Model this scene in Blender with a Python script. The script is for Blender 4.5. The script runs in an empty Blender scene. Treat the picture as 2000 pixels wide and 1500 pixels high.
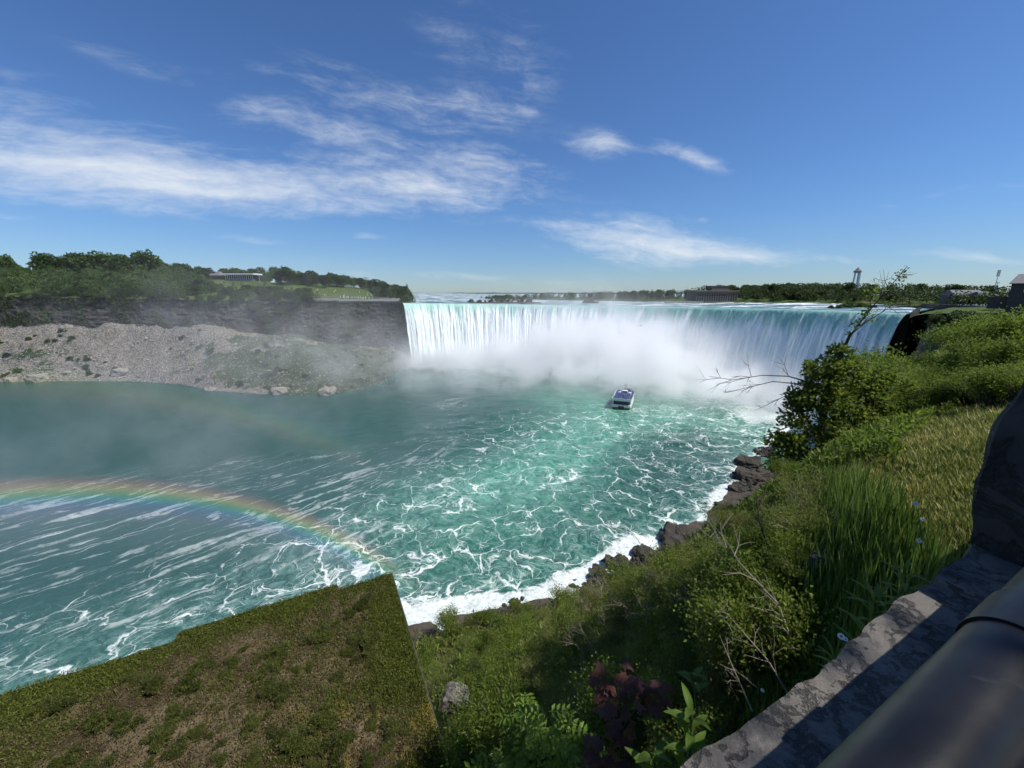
import bpy, math, random
import numpy as np
R = math.radians
sc = bpy.context.scene
random.seed(7)
rng = np.random.default_rng(11)

# ------------------------------------------------------------------ camera
H = 64.0                                  # eye height above the lower river (z = 0)
F = 765.0                                 # focal length in units of a 2000 px wide picture
TH = math.atan(178 / F)                   # pitch down
CT, ST = math.cos(TH), math.sin(TH)
cam = bpy.data.cameras.new('camera'); cam_o = bpy.data.objects.new('camera', cam)
sc.collection.objects.link(cam_o); sc.camera = cam_o
cam.sensor_fit = 'HORIZONTAL'; cam.sensor_width = 36.0; cam.lens = 36.0 * F / 2000
cam.clip_start = 0.05; cam.clip_end = 30000
cam_o.location = (0, 0, H); cam_o.rotation_euler = (math.pi / 2 - TH, 0, 0)

# ------------------------------------------------------------------ light
SUN_EL, SUN_AZ = 56.0, 104.0              # azimuth clockwise from the viewing direction (+y)
se, sa = R(SUN_EL), R(SUN_AZ)
SUN = np.array([math.sin(sa) * math.cos(se), math.cos(sa) * math.cos(se), math.sin(se)])
sun = bpy.data.lights.new('sun', 'SUN'); sun.energy = 5.0; sun.angle = R(0.53); sun.color = (1.0, 0.95, 0.87)
sun_o = bpy.data.objects.new('sun', sun); sc.collection.objects.link(sun_o)
from mathutils import Vector
sun_o.rotation_euler = Vector(SUN).to_track_quat('Z', 'Y').to_euler()
sc.view_settings.view_transform = 'Standard'; sc.view_settings.look = 'None'
sc.view_settings.exposure = 0.15; sc.view_settings.gamma = 1.0; sc.view_settings.use_curve_mapping = False
sc.cycles.use_denoising = True
sc.cycles.max_bounces = 14; sc.cycles.diffuse_bounces = 3; sc.cycles.glossy_bounces = 3
sc.cycles.transparent_max_bounces = 12; sc.cycles.volume_bounces = 8
sc.cycles.volume_step_rate = 1.0; sc.cycles.volume_max_steps = 256
sc.cycles.use_adaptive_sampling = True; sc.cycles.adaptive_threshold = 0.05; sc.cycles.adaptive_min_samples = 16
sc.cycles.sample_clamp_indirect = 6.0

def ray(px, py):
    Y = 750 - py
    return np.array([px - 1000.0, Y * ST + F * CT, Y * CT - F * ST])
def at_z(px, py, z=0.0):
    d = ray(px, py); t = (z - H) / d[2]
    return np.array([d[0] * t, d[1] * t, z])
def at_y(px, py, y):
    d = ray(px, py); t = y / d[1]
    return np.array([d[0] * t, y, H + d[2] * t])

# ------------------------------------------------------------------ node helpers
class NT:
    def __init__(s, tree): s.t = tree; s.n = tree.nodes; s.l = tree.links; s.n.clear()
    def add(s, typ, **kw):
        n = s.n.new(typ)
        for k, v in kw.items(): setattr(n, k, v)
        return n
    def put(s, sock, v):
        if v is None: return
        if isinstance(v, bpy.types.NodeSocket): s.l.new(v, sock)
        elif isinstance(v, (tuple, list, np.ndarray)):
            v = [float(q) for q in v]
            if sock.type == 'RGBA' and len(v) == 3: v = v + [1.0]
            sock.default_value = v
        else: sock.default_value = v
    def m(s, op, a, b=None, c=None, clamp=False):
        n = s.add('ShaderNodeMath', operation=op, use_clamp=clamp)
        s.put(n.inputs[0], a)
        if b is not None: s.put(n.inputs[1], b)
        if c is not None: s.put(n.inputs[2], c)
        return n.outputs[0]
    def v(s, op, a, b=None, out=0):
        n = s.add('ShaderNodeVectorMath', operation=op)
        s.put(n.inputs[0], a)
        if b is not None:
            if op == 'SCALE': s.put(n.inputs[3], b)
            else: s.put(n.inputs[1], b)
        return n.outputs['Value'] if op in ('DOT_PRODUCT', 'LENGTH', 'DISTANCE') else n.outputs[0]
    def smooth(s, x, a, b):
        n = s.add('ShaderNodeMapRange', interpolation_type='SMOOTHSTEP')
        s.put(n.inputs['Value'], x); s.put(n.inputs['From Min'], a); s.put(n.inputs['From Max'], b)
        return n.outputs[0]
    def lin(s, x, a, b, c=0.0, d=1.0):
        n = s.add('ShaderNodeMapRange'); s.put(n.inputs['Value'], x)
        for k, q in zip(('From Min', 'From Max', 'To Min', 'To Max'), (a, b, c, d)): s.put(n.inputs[k], q)
        return n.outputs[0]
    def noise(s, vec, scale, detail=4.0, rough=0.55, dist=0.0, col=False, dim='3D', lac=2.0):
        n = s.add('ShaderNodeTexNoise', noise_dimensions=dim)
        if vec is not None: s.put(n.inputs['Vector'], vec)
        for k, q in (('Scale', scale), ('Detail', detail), ('Roughness', rough), ('Distortion', dist), ('Lacunarity', lac)): s.put(n.inputs[k], q)
        return n.outputs['Color'] if col else n.outputs['Fac']
    def voro(s, vec, scale, feature='F1', rnd=1.0, out='Distance', dim='3D'):
        n = s.add('ShaderNodeTexVoronoi', feature=feature, voronoi_dimensions=dim)
        s.put(n.inputs['Vector'], vec); s.put(n.inputs['Scale'], scale); s.put(n.inputs['Randomness'], rnd)
        return n.outputs[out]
    def mix(s, f, a, b, mode='MIX'):
        n = s.add('ShaderNodeMix', data_type='RGBA', blend_type=mode); n.clamp_factor = True
        s.put(n.inputs[0], f); s.put(n.inputs[6], a); s.put(n.inputs[7], b)
        return n.outputs[2]
    def xyz(s, x=0.0, y=0.0, z=0.0):
        n = s.add('ShaderNodeCombineXYZ')
        for i, q in enumerate((x, y, z)): s.put(n.inputs[i], q)
        return n.outputs[0]
    def sep(s, v):
        n = s.add('ShaderNodeSeparateXYZ'); s.put(n.inputs[0], v); return n.outputs
    def attr(s, name):
        return s.add('ShaderNodeAttribute', attribute_name=name)
    def pos(s): return s.add('ShaderNodeNewGeometry').outputs['Position']
    def objc(s): return s.add('ShaderNodeTexCoord').outputs['Object']
    def ramp(s, f, stops, interp='LINEAR'):
        n = s.add('ShaderNodeValToRGB'); s.put(n.inputs[0], f); cr = n.color_ramp; cr.interpolation = interp
        while len(cr.elements) < len(stops): cr.elements.new(0.5)
        for e, (p, c) in zip(cr.elements, stops):
            e.position = p; e.color = tuple(c) + ((1.0,) if len(c) == 3 else ())
        return n.outputs[0]
    def bump(s, h, strength=0.5, dist=0.1, normal=None):
        n = s.add('ShaderNodeBump'); s.put(n.inputs['Height'], h); s.put(n.inputs['Strength'], strength); s.put(n.inputs['Distance'], dist)
        if normal is not None: s.put(n.inputs['Normal'], normal)
        return n.outputs[0]
    def bsdf(s, color, rough=0.7, spec=0.3, normal=None, **kw):
        n = s.add('ShaderNodeBsdfPrincipled')
        s.put(n.inputs['Base Color'], color); s.put(n.inputs['Roughness'], rough); s.put(n.inputs['Specular IOR Level'], spec)
        if normal is not None: s.put(n.inputs['Normal'], normal)
        for k, q in kw.items(): s.put(n.inputs[k.replace('_', ' ')], q)
        return n.outputs[0]
    def out(s, surf=None, vol=None):
        o = s.add('ShaderNodeOutputMaterial')
        if surf is not None: s.l.new(surf, o.inputs['Surface'])
        if vol is not None: s.l.new(vol, o.inputs['Volume'])

def mat(name):
    m = bpy.data.materials.new(name); m.use_nodes = True
    return m, NT(m.node_tree)

# ------------------------------------------------------------------ world: sky and cirrus
world = bpy.data.worlds.new('World'); sc.world = world; world.use_nodes = True
n = NT(world.node_tree)
sky = n.add('ShaderNodeTexSky', sky_type='NISHITA'); sky.sun_disc = False
sky.sun_elevation = R(SUN_EL); sky.sun_rotation = R(SUN_AZ); sky.altitude = 0
sky.air_density = 1.0; sky.dust_density = 0.15; sky.ozone_density = 1.6
D = n.add('ShaderNodeTexCoord').outputs['Generated']
def unit(v): return v / np.linalg.norm(v)
# streak frame of the cirrus deck, a little below level to the right
c0 = unit(ray(900, 300)); e1 = unit(unit(ray(1000, 313)) - c0); e2 = np.cross(c0, e1)
warp = n.noise(D, 5.0, 3.0, 0.5, col=True)
Dw = n.v('ADD', D, n.v('SCALE', n.v('SUBTRACT', warp, (0.5, 0.5, 0.5)), 0.05))
sv = n.xyz(n.m('MULTIPLY', n.v('DOT_PRODUCT', Dw, e1), 3.0), n.m('MULTIPLY', n.v('DOT_PRODUCT', Dw, e2), 15.0), n.m('MULTIPLY', n.v('DOT_PRODUCT', Dw, c0), 3.0))
streak = n.noise(sv, 2.2, 8.0, 0.62, 0.3)
fine = n.noise(n.v('MULTIPLY', sv, (1.0, 0.45, 1.0)), 9.0, 6.0, 0.6, 0.6)
tex = n.m('ADD', n.m('MULTIPLY', streak, 0.72), n.m('MULTIPLY', fine, 0.28))
CL = [  # picture position, half length, half height, tilt in degrees, weight
    (190, 330, 430, 58, 6, 0.92), (420, 365, 260, 38, 5, 0.8), (800, 362, 190, 42, 2, 0.95), (40, 250, 300, 60, 10, 0.42), (640, 255, 150, 34, 12, 0.62),
    (770, 205, 190, 32, 14, 0.52), (700, 150, 130, 30, 26, 0.24), (930, 208, 75, 22, 15, 0.55), (1034, 217, 24, 9, 20, 0.5),
    (945, 316, 110, 26, 8, 0.75), (1172, 285, 52, 22, 12, 0.72), (1310, 298, 44, 14, 6, 0.85), (1370, 313, 46, 13, 10, 0.85), (1230, 470, 130, 38, 6, 0.95),
    (1370, 485, 130, 24, 7, 0.95), (1150, 440, 190, 10, 3, 0.5), (1450, 500, 110, 13, 4, 0.7), (1910, 500, 110, 9, 2, 0.7), (270, 118, 150, 22, 18, 0.26),
    (250, 412, 170, 13, 5, 0.42), (1850, 384, 190, 9, -10, 0.26), (900, 543, 240, 9, 3, 0.4), (490, 465, 55, 8, 4, 0.4),
    (725, 461, 28, 6, 3, 0.55), (1620, 508, 80, 7, 3, 0.5), (60, 175, 120, 40, 14, 0.3), (15, 428, 55, 8, 3, 0.35), (1380, 424, 14, 5, 0, 0.4)]
tot = None
for (px, py, a, b, tilt, w) in CL:
    c = unit(ray(px, py)); ca, sn = math.cos(R(tilt)), math.sin(R(tilt))
    u1 = ray(px + ca * a, py + sn * a); u1 = u1 / u1.dot(c) - c
    u2 = ray(px - sn * b, py + ca * b); u2 = u2 / u2.dot(c) - c
    a11, a12, a22 = u1.dot(u1), u1.dot(u2), u2.dot(u2); det = a11 * a22 - a12 * a12
    x = n.v('DOT_PRODUCT', Dw, (u1 * a22 - u2 * a12) / det); y = n.v('DOT_PRODUCT', Dw, (u2 * a11 - u1 * a12) / det)
    r2 = n.m('ADD', n.m('MULTIPLY', x, x), n.m('MULTIPLY', y, y))
    r2 = n.m('ADD', r2, n.m('MULTIPLY', n.m('LESS_THAN', n.v('DOT_PRODUCT', D, c), 0.0), 50.0))
    g = n.m('MULTIPLY', n.m('POWER', 2.718, n.m('MULTIPLY', r2, -0.75)), w)
    tot = g if tot is None else n.m('MAXIMUM', n.m('MULTIPLY', n.m('ADD', tot, g), 0.72), n.m('MAXIMUM', tot, g))
# a sparse field of the same cirrus all round the sky
Dz = n.sep(D)[2]
field = n.m('MULTIPLY', n.smooth(n.noise(D, 1.7, 2.0, 0.5), 0.60, 0.80), 0.3)
tot = n.m('ADD', tot, n.m('MULTIPLY', field, n.smooth(Dz, 0.0, 0.15)))
cov = n.smooth(n.m('ADD', tex, n.m('MULTIPLY', n.m('SUBTRACT', tot, 0.5), 0.42)), 0.31, 1.02)
cov = n.m('MULTIPLY', cov, n.smooth(tot, 0.03, 0.30))
cov = n.m('MULTIPLY', cov, n.smooth(Dz, 0.0, 0.03), clamp=True)
skyc = n.mix(1.0, sky.outputs[0], n.mix(n.smooth(Dz, 0.0, 0.22), (0.62, 0.84, 1.20), (0.63, 0.91, 1.30)), 'MULTIPLY')
cl = n.mix(n.m('MULTIPLY', cov, 0.93), skyc, (9.2, 9.8, 10.4))
bg = n.add('ShaderNodeBackground'); n.put(bg.inputs[0], cl); bg.inputs[1].default_value = 0.08
n.l.new(bg.outputs[0], n.add('ShaderNodeOutputWorld').inputs[0])
world.cycles.sampling_method = 'MANUAL'; world.cycles.sample_map_resolution = 512

# ------------------------------------------------------------------ numpy helpers
def _h(ix, iy, iz, s):
    x = (ix.astype(np.int64) * 374761393 + iy.astype(np.int64) * 668265263 + iz.astype(np.int64) * 2147483647 + s * 1274126177) & 0xffffffff
    x = ((x ^ (x >> 13)) * 1274126177) & 0xffffffff
    x = x ^ (x >> 16)
    return (x & 0xffffff) / float(0xffffff)
def vn(x, y, z=None, s=0):
    x = np.asarray(x, float); y = np.asarray(y, float); z = np.zeros_like(x) if z is None else np.asarray(z, float)
    ix, iy, iz = np.floor(x), np.floor(y), np.floor(z)
    fx, fy, fz = x - ix, y - iy, z - iz
    fx, fy, fz = fx * fx * (3 - 2 * fx), fy * fy * (3 - 2 * fy), fz * fz * (3 - 2 * fz)
    r = 0
    for dx in (0, 1):
        for dy in (0, 1):
            for dz in (0, 1):
                w = (fx if dx else 1 - fx) * (fy if dy else 1 - fy) * (fz if dz else 1 - fz)
                r = r + w * _h(ix + dx, iy + dy, iz + dz, s)
    return r
def fbm(x, y, z=None, o=4, s=0, g=0.5):
    r, a, t, f = 0, 1.0, 0, 1.0
    for i in range(o):
        r = r + a * vn(np.asarray(x) * f, np.asarray(y) * f, None if z is None else np.asarray(z) * f, s + i * 17); t += a; a *= g; f *= 2.03
    return r / t * 2 - 1
def ss(x, a, b):
    t = np.clip((np.asarray(x, float) - a) / (b - a), 0, 1); return t * t * (3 - 2 * t)

COL = sc.collection
def mesh(name, V, Fc, m=None, attrs=None, smooth=True, mats=None, mi=None):
    V = np.ascontiguousarray(V, dtype=np.float32).reshape(-1, 3); Fc = np.ascontiguousarray(Fc, dtype=np.int32)
    me = bpy.data.meshes.new(name); k = Fc.shape[1]; nf = len(Fc)
    me.vertices.add(len(V)); me.vertices.foreach_set('co', V.ravel())
    me.loops.add(nf * k); me.loops.foreach_set('vertex_index', Fc.ravel())
    me.polygons.add(nf); me.polygons.foreach_set('loop_start', np.arange(0, nf * k, k, dtype=np.int32))
    me.polygons.foreach_set('use_smooth', np.full(nf, smooth, dtype=bool))
    if m is not None: me.materials.append(m)
    if attrs:
        for an, av in attrs.items():
            a = me.attributes.new(an, 'FLOAT', 'POINT'); a.data.foreach_set('value', np.ascontiguousarray(av, dtype=np.float32).ravel())
    me.update(calc_edges=True)
    return me
def put(name, me, parent=None, loc=None, rz=0.0, scale=None):
    o = bpy.data.objects.new(name, me); COL.objects.link(o)
    if parent is not None: o.parent = parent
    if loc is not None: o.location = tuple(float(q) for q in loc)
    if rz: o.rotation_euler = (0, 0, rz)
    if scale is not None: o.scale = (scale,) * 3 if isinstance(scale, (int, float)) else tuple(scale)
    return o
def tag(o, label=None, cat=None, group=None, kind=None):
    if label: o['label'] = label
    if cat: o['category'] = cat
    if group: o['group'] = group
    if kind: o['kind'] = kind
    return o
def grid_faces(nu, nv):
    i = np.arange(nu - 1)[:, None] * nv + np.arange(nv - 1)[None, :]
    return np.stack([i, i + nv, i + nv + 1, i + 1], -1).reshape(-1, 4)
class MB:
    """collects boxes, tubes and sheets into one mesh"""
    def __init__(s): s.V = []; s.T = []; s.n = 0
    def tri(s, V, T):
        s.V.append(np.asarray(V, float).reshape(-1, 3)); s.T.append(np.asarray(T, int).reshape(-1, 3) + s.n); s.n += len(s.V[-1]); return s
    def quad(s, V, Q):
        Q = np.asarray(Q, int).reshape(-1, 4); return s.tri(V, np.concatenate([Q[:, [0, 1, 2]], Q[:, [0, 2, 3]]]))
    def box(s, c, d, ax=None, taper=1.0):
        c = np.asarray(c, float); d = np.asarray(d, float) / 2
        P = np.array([[x, y, z] for z in (-1, 1) for y in (-1, 1) for x in (-1, 1)], float)
        P[4:, :2] *= taper; P = P * d
        if ax is not None:
            A = np.array([[math.cos(ax), -math.sin(ax), 0], [math.sin(ax), math.cos(ax), 0], [0, 0, 1]]); P = P @ A.T
        return s.quad(P + c, [[0, 2, 3, 1], [4, 5, 7, 6], [0, 1, 5, 4], [2, 6, 7, 3], [0, 4, 6, 2], [1, 3, 7, 5]])
    def tube(s, P, r, k=6, cap=True):
        P = np.asarray(P, float); nP = len(P); r = np.broadcast_to(np.asarray(r, float), (nP,))
        T = np.gradient(P, axis=0); T /= np.linalg.norm(T, axis=1)[:, None] + 1e-9
        ref = np.array([0, 0, 1.0]) if abs(T[0][2]) < 0.9 else np.array([1.0, 0, 0])
        A = np.cross(T, ref); A /= np.linalg.norm(A, axis=1)[:, None] + 1e-9; B = np.cross(T, A)
        th = np.arange(k) * 2 * math.pi / k
        V = P[:, None] + r[:, None, None] * (np.cos(th)[None, :, None] * A[:, None] + np.sin(th)[None, :, None] * B[:, None])
        i = np.arange(nP - 1)[:, None] * k; j = np.arange(k)[None]; j2 = (j + 1) % k
        Q = np.stack([i + j, i + k + j, i + k + j2, i + j2], -1).reshape(-1, 4)
        V = V.reshape(-1, 3); s.quad(V, Q)
        if cap:
            for e, b in ((0, 0), (nP - 1, (nP - 1) * k)):
                ring = V[b:b + k]; s.tri(np.vstack([ring, P[e]]), [[q, (q + 1) % k, k] if e else [(q + 1) % k, q, k] for q in range(k)])
        return s
    def me(s, name, m, smooth=False, attrs=None): return mesh(name, np.vstack(s.V), np.vstack(s.T), m, attrs, smooth)
    def build(s, name, m, parent=None, smooth=False, loc=None): return put(name, s.me(name, m, smooth), parent, loc)
def empty(name, loc=(0, 0, 0), rz=0.0):
    o = bpy.data.objects.new(name, None); COL.objects.link(o); o.location = tuple(float(q) for q in loc); o.rotation_euler = (0, 0, rz); o.empty_display_size = 0.3
    return o

# ------------------------------------------------------------------ plain materials
def plain(name, col, rough=0.7, spec=0.3, var=0.15, scale=2.0, bump=0.0, metal=0.0):
    m, k = mat(name)
    p = k.objc(); f = k.noise(p, scale, 5.0, 0.6)
    dark = tuple(q * (1 - var) for q in col); lite = tuple(min(1, q * (1 + var)) for q in col)
    c = k.mix(f, dark, lite)
    nr = k.bump(k.noise(p, scale * 4, 5.0), bump, 0.05) if bump else None
    k.out(k.bsdf(c, rough, spec, nr, Metallic=metal)); return m
def leafmat(name, stops, trans=0.35, rough=0.55, vary=0.25):
    """stops: colours from dark to light, picked by the leaf's own tint"""
    m, k = mat(name)
    t = k.attr('tint').outputs['Fac']; rnd = k.add('ShaderNodeObjectInfo').outputs['Random']
    t2 = k.m('ADD', t, k.m('MULTIPLY', k.m('SUBTRACT', rnd, 0.5), vary))
    c = k.ramp(t2, [(i / (len(stops) - 1), s) for i, s in enumerate(stops)])
    d = k.bsdf(c, rough, 0.25)
    tr = k.add('ShaderNodeBsdfTranslucent'); k.put(tr.inputs[0], k.mix(0.5, c, (0.10, 0.16, 0.015), 'ADD'))
    mx = k.add('ShaderNodeMixShader'); mx.inputs[0].default_value = trans
    k.l.new(d, mx.inputs[1]); k.l.new(tr.outputs[0], mx.inputs[2]); k.out(mx.outputs[0]); return m
M = {}
M['leaf_far'] = leafmat('leaf_far', [(0.016, 0.028, 0.010), (0.040, 0.062, 0.020), (0.085, 0.115, 0.038)], 0.2)
M['leaf_pale'] = leafmat('leaf_pale', [(0.022, 0.042, 0.014), (0.060, 0.105, 0.033), (0.13, 0.185, 0.06)], 0.25)
M['leaf_near'] = leafmat('leaf_near', [(0.036, 0.060, 0.009), (0.11, 0.155, 0.02), (0.23, 0.275, 0.048)], 0.46)
M['leaf_tree'] = leafmat('leaf_tree', [(0.035, 0.055, 0.010), (0.11, 0.145, 0.022), (0.23, 0.26, 0.05)], 0.5)
M['leaf_olive'] = leafmat('leaf_olive', [(0.050, 0.062, 0.015), (0.14, 0.158, 0.036), (0.27, 0.28, 0.085)], 0.48)
M['leaf_bright'] = leafmat('leaf_bright', [(0.06, 0.11, 0.012), (0.115, 0.19, 0.022), (0.20, 0.29, 0.05)], 0.4)
M['grass'] = leafmat('grass', [(0.038, 0.075, 0.011), (0.095, 0.165, 0.022), (0.20, 0.26, 0.06)], 0.35)
M['dry_grass'] = leafmat('dry_grass', [(0.09, 0.115, 0.02), (0.25, 0.25, 0.055), (0.46, 0.40, 0.15)], 0.3)
M['maple'] = leafmat('maple', [(0.055, 0.020, 0.022), (0.105, 0.034, 0.030), (0.16, 0.085, 0.06)], 0.3)
M['bark'] = plain('bark', (0.07, 0.055, 0.04), 0.9, 0.1, 0.4, 6.0, 0.5)
M['twig'] = plain('twig', (0.24, 0.21, 0.17), 0.85, 0.1, 0.35, 5.0)
M['dark_twig'] = plain('dark_twig', (0.045, 0.036, 0.028), 0.9, 0.1, 0.3, 5.0)
M['white'] = plain('white_paint', (0.75, 0.76, 0.76), 0.5, 0.4, 0.06, 1.0)
M['concrete'] = plain('concrete', (0.34, 0.33, 0.31), 0.85, 0.2, 0.2, 1.5)
M['dark'] = plain('dark_grey', (0.03, 0.032, 0.035), 0.6, 0.3, 0.2, 2.0)  # even near-black grey for small dark parts
M['steel'] = plain('steel', (0.42, 0.44, 0.46), 0.45, 0.5, 0.1, 3.0, 0.0, 0.6)
M['glass'] = plain('window_glass', (0.03, 0.04, 0.05), 0.12, 0.6, 0.2, 0.5)
M['roof_grey'] = plain('roof_grey', (0.16, 0.16, 0.17), 0.8, 0.2, 0.25, 1.2, 0.2)
M['stone_building'] = plain('stone_building', (0.32, 0.27, 0.22), 0.9, 0.15, 0.25, 0.8, 0.3)
#@@PART2
# ================================================================== SETTING
# ---- crest of the falls: picture column, row, distance
CR = np.array([(778, 591.5, 366), (790, 592, 371), (860, 592.5, 387), (940, 593.5, 397), (1040, 595, 396), (1140, 597, 379), (1240, 598.5, 346), (1340, 600, 308),
               (1440, 602, 269), (1540, 604, 237), (1640, 606.5, 213), (1720, 609.5, 196), (1775, 612.5, 185)], float)
def crest(px):
    # smooth resample
    k = np.linspace(CR[0, 0], CR[-1, 0], 400)
    def sm(c):
        v = np.interp(k, CR[:, 0], CR[:, c]); ker = np.hanning(41); ker /= ker.sum()
        return np.convolve(np.pad(v, 20, mode='reflect', reflect_type='odd'), ker, 'valid')
    r = np.interp(px, k, sm(1)); y = np.interp(px, k, sm(2))
    return np.array([at_y(a, b, c) for a, b, c in zip(np.atleast_1d(px), np.atleast_1d(r), np.atleast_1d(y))])
CREST = crest(np.linspace(786, 1774, 1400))
seg = np.linalg.norm(np.diff(CREST[:, :2], axis=0), axis=1); CS = np.concatenate([[0], np.cumsum(seg)])
LEN = CS[-1]

# ---- near bank: s along the parapet, d out into the gorge
P0 = np.array([0.335, 0.5]); U = np.array([0.8925, 0.451]); N2 = np.array([-0.451, 0.8925])
def sd(x, y):
    a = np.asarray(x) - P0[0]; b = np.asarray(y) - P0[1]
    return a * U[0] + b * U[1], a * N2[0] + b * N2[1]
def xy(s, d): return P0[0] + s * U[0] + d * N2[0], P0[1] + s * U[1] + d * N2[1]
def Wf(s): return np.interp(s, [-80, 1.5, 4, 6, 8, 10, 25, 60, 120, 200, 252, 292], [0.3, 0.3, 0.6, 1.9, 3.1, 3.9, 7, 14, 31, 60, 76, 70])
def ZT(s): return np.interp(s, [-80, 2, 3.6, 5, 9, 25, 60, 120, 252], [61.0, 61.0, 61.7, 62.1, 62.35, 62.1, 60.5, 58.5, 56.4])
def D0(s): return np.interp(s, [-140, -40, 13.7, 42, 76, 110, 146, 200, 252], [92, 77, 65.5, 59.5, 62.5, 70, 86, 100, 99])
def near_z(s, d, rough=True):
    s = np.asarray(s, float); d = np.asarray(d, float)
    W, zt, d0 = Wf(s), ZT(s), D0(s)
    ze = zt - 0.55 * np.minimum(W, 5) - 0.02 * np.maximum(W - 5, 0) - 1.3 * (1 - ss(s, 1.5, 5))
    p = np.interp(s, [0, 60, 110, 190], [1.5, 1.55, 1.8, 4.5])
    zi = zt + (ze - zt) * np.clip(d / W, 0, 1) ** 1.3
    q = np.clip((d0 - d) / (d0 - W), 0, 1)
    zo = ze * q ** p
    z = np.where(d <= W, zi, zo); z = np.where(d > d0, -(d - d0) * 0.7, z)
    if rough:
        x, y = xy(s, d)
        a = ss(d, 0.5, 12) * (1 - 0.55 * ss(d, d0 - 12, d0))
        z = z + a * (2.4 * fbm(x / 14, y / 14, o=4, s=3) + 0.5 * fbm(x / 2.2, y / 2.2, o=3, s=5)) + 0.10 * ss(d, 0.3, 2) * fbm(x / 0.8, y / 0.8, o=3, s=9)
    return z
def near_xyz(s, d):
    x, y = xy(np.asarray(s, float), np.asarray(d, float)); return np.stack([x, y, near_z(s, d)], -1)

# ---- distance of a plan point to the near shore and to the falls
shore_s = np.linspace(-140, 252, 300); SH = np.stack(xy(shore_s, D0(shore_s)), -1)
def dist_poly(P, Q):
    best = np.full(len(P), 1e9)
    for i in range(0, len(Q), 1):
        dd = (P[:, 0] - Q[i, 0]) ** 2 + (P[:, 1] - Q[i, 1]) ** 2
        np.minimum(best, dd, out=best)
    return np.sqrt(best)

# ---- lower river
gx = np.concatenate([np.linspace(-900, -260, 120), np.linspace(-258, 240, 420)])
gy = np.concatenate([np.linspace(-60, 40, 30), np.linspace(41, 190, 190), np.linspace(191, 420, 160)])
X, Y = np.meshgrid(gx, gy, indexing='ij'); Pf = np.stack([X.ravel(), Y.ravel()], -1)
dsh = dist_poly(Pf, SH)
dfall = dist_poly(Pf, CREST[::8, :2])
def blob(px, py, rx, ry, rot=0.0):
    c = at_z(px, py); a = Pf[:, 0] - c[0]; b = Pf[:, 1] - c[1]
    ca, sn = math.cos(rot), math.sin(rot)
    return np.exp(-(((a * ca + b * sn) / rx) ** 2 + ((-a * sn + b * ca) / ry) ** 2))
xx, yy = Pf[:, 0], Pf[:, 1]
turb = np.clip(blob(1000, 1000, 45, 38) + blob(1300, 900, 55, 50) + blob(800, 1080, 30, 30) + blob(1150, 850, 60, 40) * 0.9 + blob(1450, 820, 40, 40), 0, 1)
lf = 0.35 + 0.65 * ss(xx, -45, 0)
foam = 0.33 * turb + (0.52 * np.exp(-dsh / 5.0) + 0.30 * np.exp(-dsh / 18.0)) * lf * (0.35 + 1.1 * (fbm(xx / 9, yy / 9, o=3, s=46) * 0.5 + 0.5))
foam += 0.9 * ss(dfall, 78, 25) + 0.25 * blob(600, 1180, 30, 22) + 0.38 * blob(1430, 815, 20, 12) + 0.45 * blob(1245, 800, 9, 7) + 0.3 * blob(1205, 795, 8, 5) + 0.25 * blob(1000, 940, 30, 10, 0.4) + 0.2 * blob(1290, 800, 30, 26)
foam += 0.75 * blob(1225, 1078, 11, 6, 0.5) + 0.7 * blob(1130, 1135, 10, 4, 0.4) + 0.7 * blob(890, 1200, 16, 3.5) + 0.6 * blob(1455, 975, 9, 9) + 0.4 * blob(1000, 1175, 14, 4)
foam += 0.30 * blob(150, 1240, 50, 14, 0.7) + 0.22 * blob(300, 1290, 26, 10, 0.7)
foam *= 0.75 + 0.5 * (fbm(xx / 22, yy / 22, o=3, s=40) * 0.5 + 0.5)
milk = 1.0 * blob(1200, 815, 46, 30, 0.5) + 0.9 * blob(1330, 765, 44, 30) + 0.8 * blob(1150, 770, 44, 30) + 0.75 * blob(1060, 915, 42, 24, 0.6) + 0.40 * blob(900, 1000, 34, 26) + 0.9 * ss(dfall, 130, 40) + 0.35 * np.exp(-dsh / 14)
milk += 0.45 * blob(1130, 870, 40, 16, 0.9)
milk -= 0.5 * blob(1380, 900, 34, 34)
milk *= 0.75 + 0.6 * (fbm(xx / 12, yy / 12, o=4, s=44) * 0.5 + 0.5)
fa, fb = xx * 0.69 + yy * 0.72, -xx * 0.72 + yy * 0.69
calm = np.clip(ss(yy - 0.30 * xx, 148, 188) * ss(xx, -20, -60), 0, 1)
streak = np.clip(ss(xx, -8, -50) * (1 - calm) + 0.0, 0, 1)
foam = foam * (1 - 0.9 * calm); milk = np.clip(milk * (1 - calm * 0.9), 0, 1)
amp = (0.30 + 0.9 * turb + 0.7 * ss(dfall, 110, 30)) * (1 - 0.85 * calm)
zz = amp * (0.9 * fbm(xx / 11, yy / 7, o=3, s=21) + 0.45 * fbm(xx / 3.4, yy / 2.6, o=3, s=27)) * (1 - 0.5 * np.exp(-dsh / 5))
m, k = mat('river_water')
p = k.pos()
af, am, ast = k.attr('foam').outputs['Fac'], k.attr('milk').outputs['Fac'], k.attr('streak').outputs['Fac']
w1 = k.v('SCALE', k.v('SUBTRACT', k.noise(p, 0.055, 3.0, 0.6, col=True), (0.5, 0.5, 0.5)), 20.0)
w2 = k.v('SCALE', k.v('SUBTRACT', k.noise(p, 0.42, 3.0, 0.6, col=True), (0.5, 0.5, 0.5)), 2.6)
pw = k.v('ADD', k.v('ADD', p, w1), w2)
pa = k.v('MULTIPLY', pw, (1.0, 1.25, 0.0))
e1_ = k.voro(pa, 0.082, 'DISTANCE_TO_EDGE', dim='2D'); e2_ = k.voro(pa, 0.29, 'DISTANCE_TO_EDGE', dim='2D')
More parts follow.
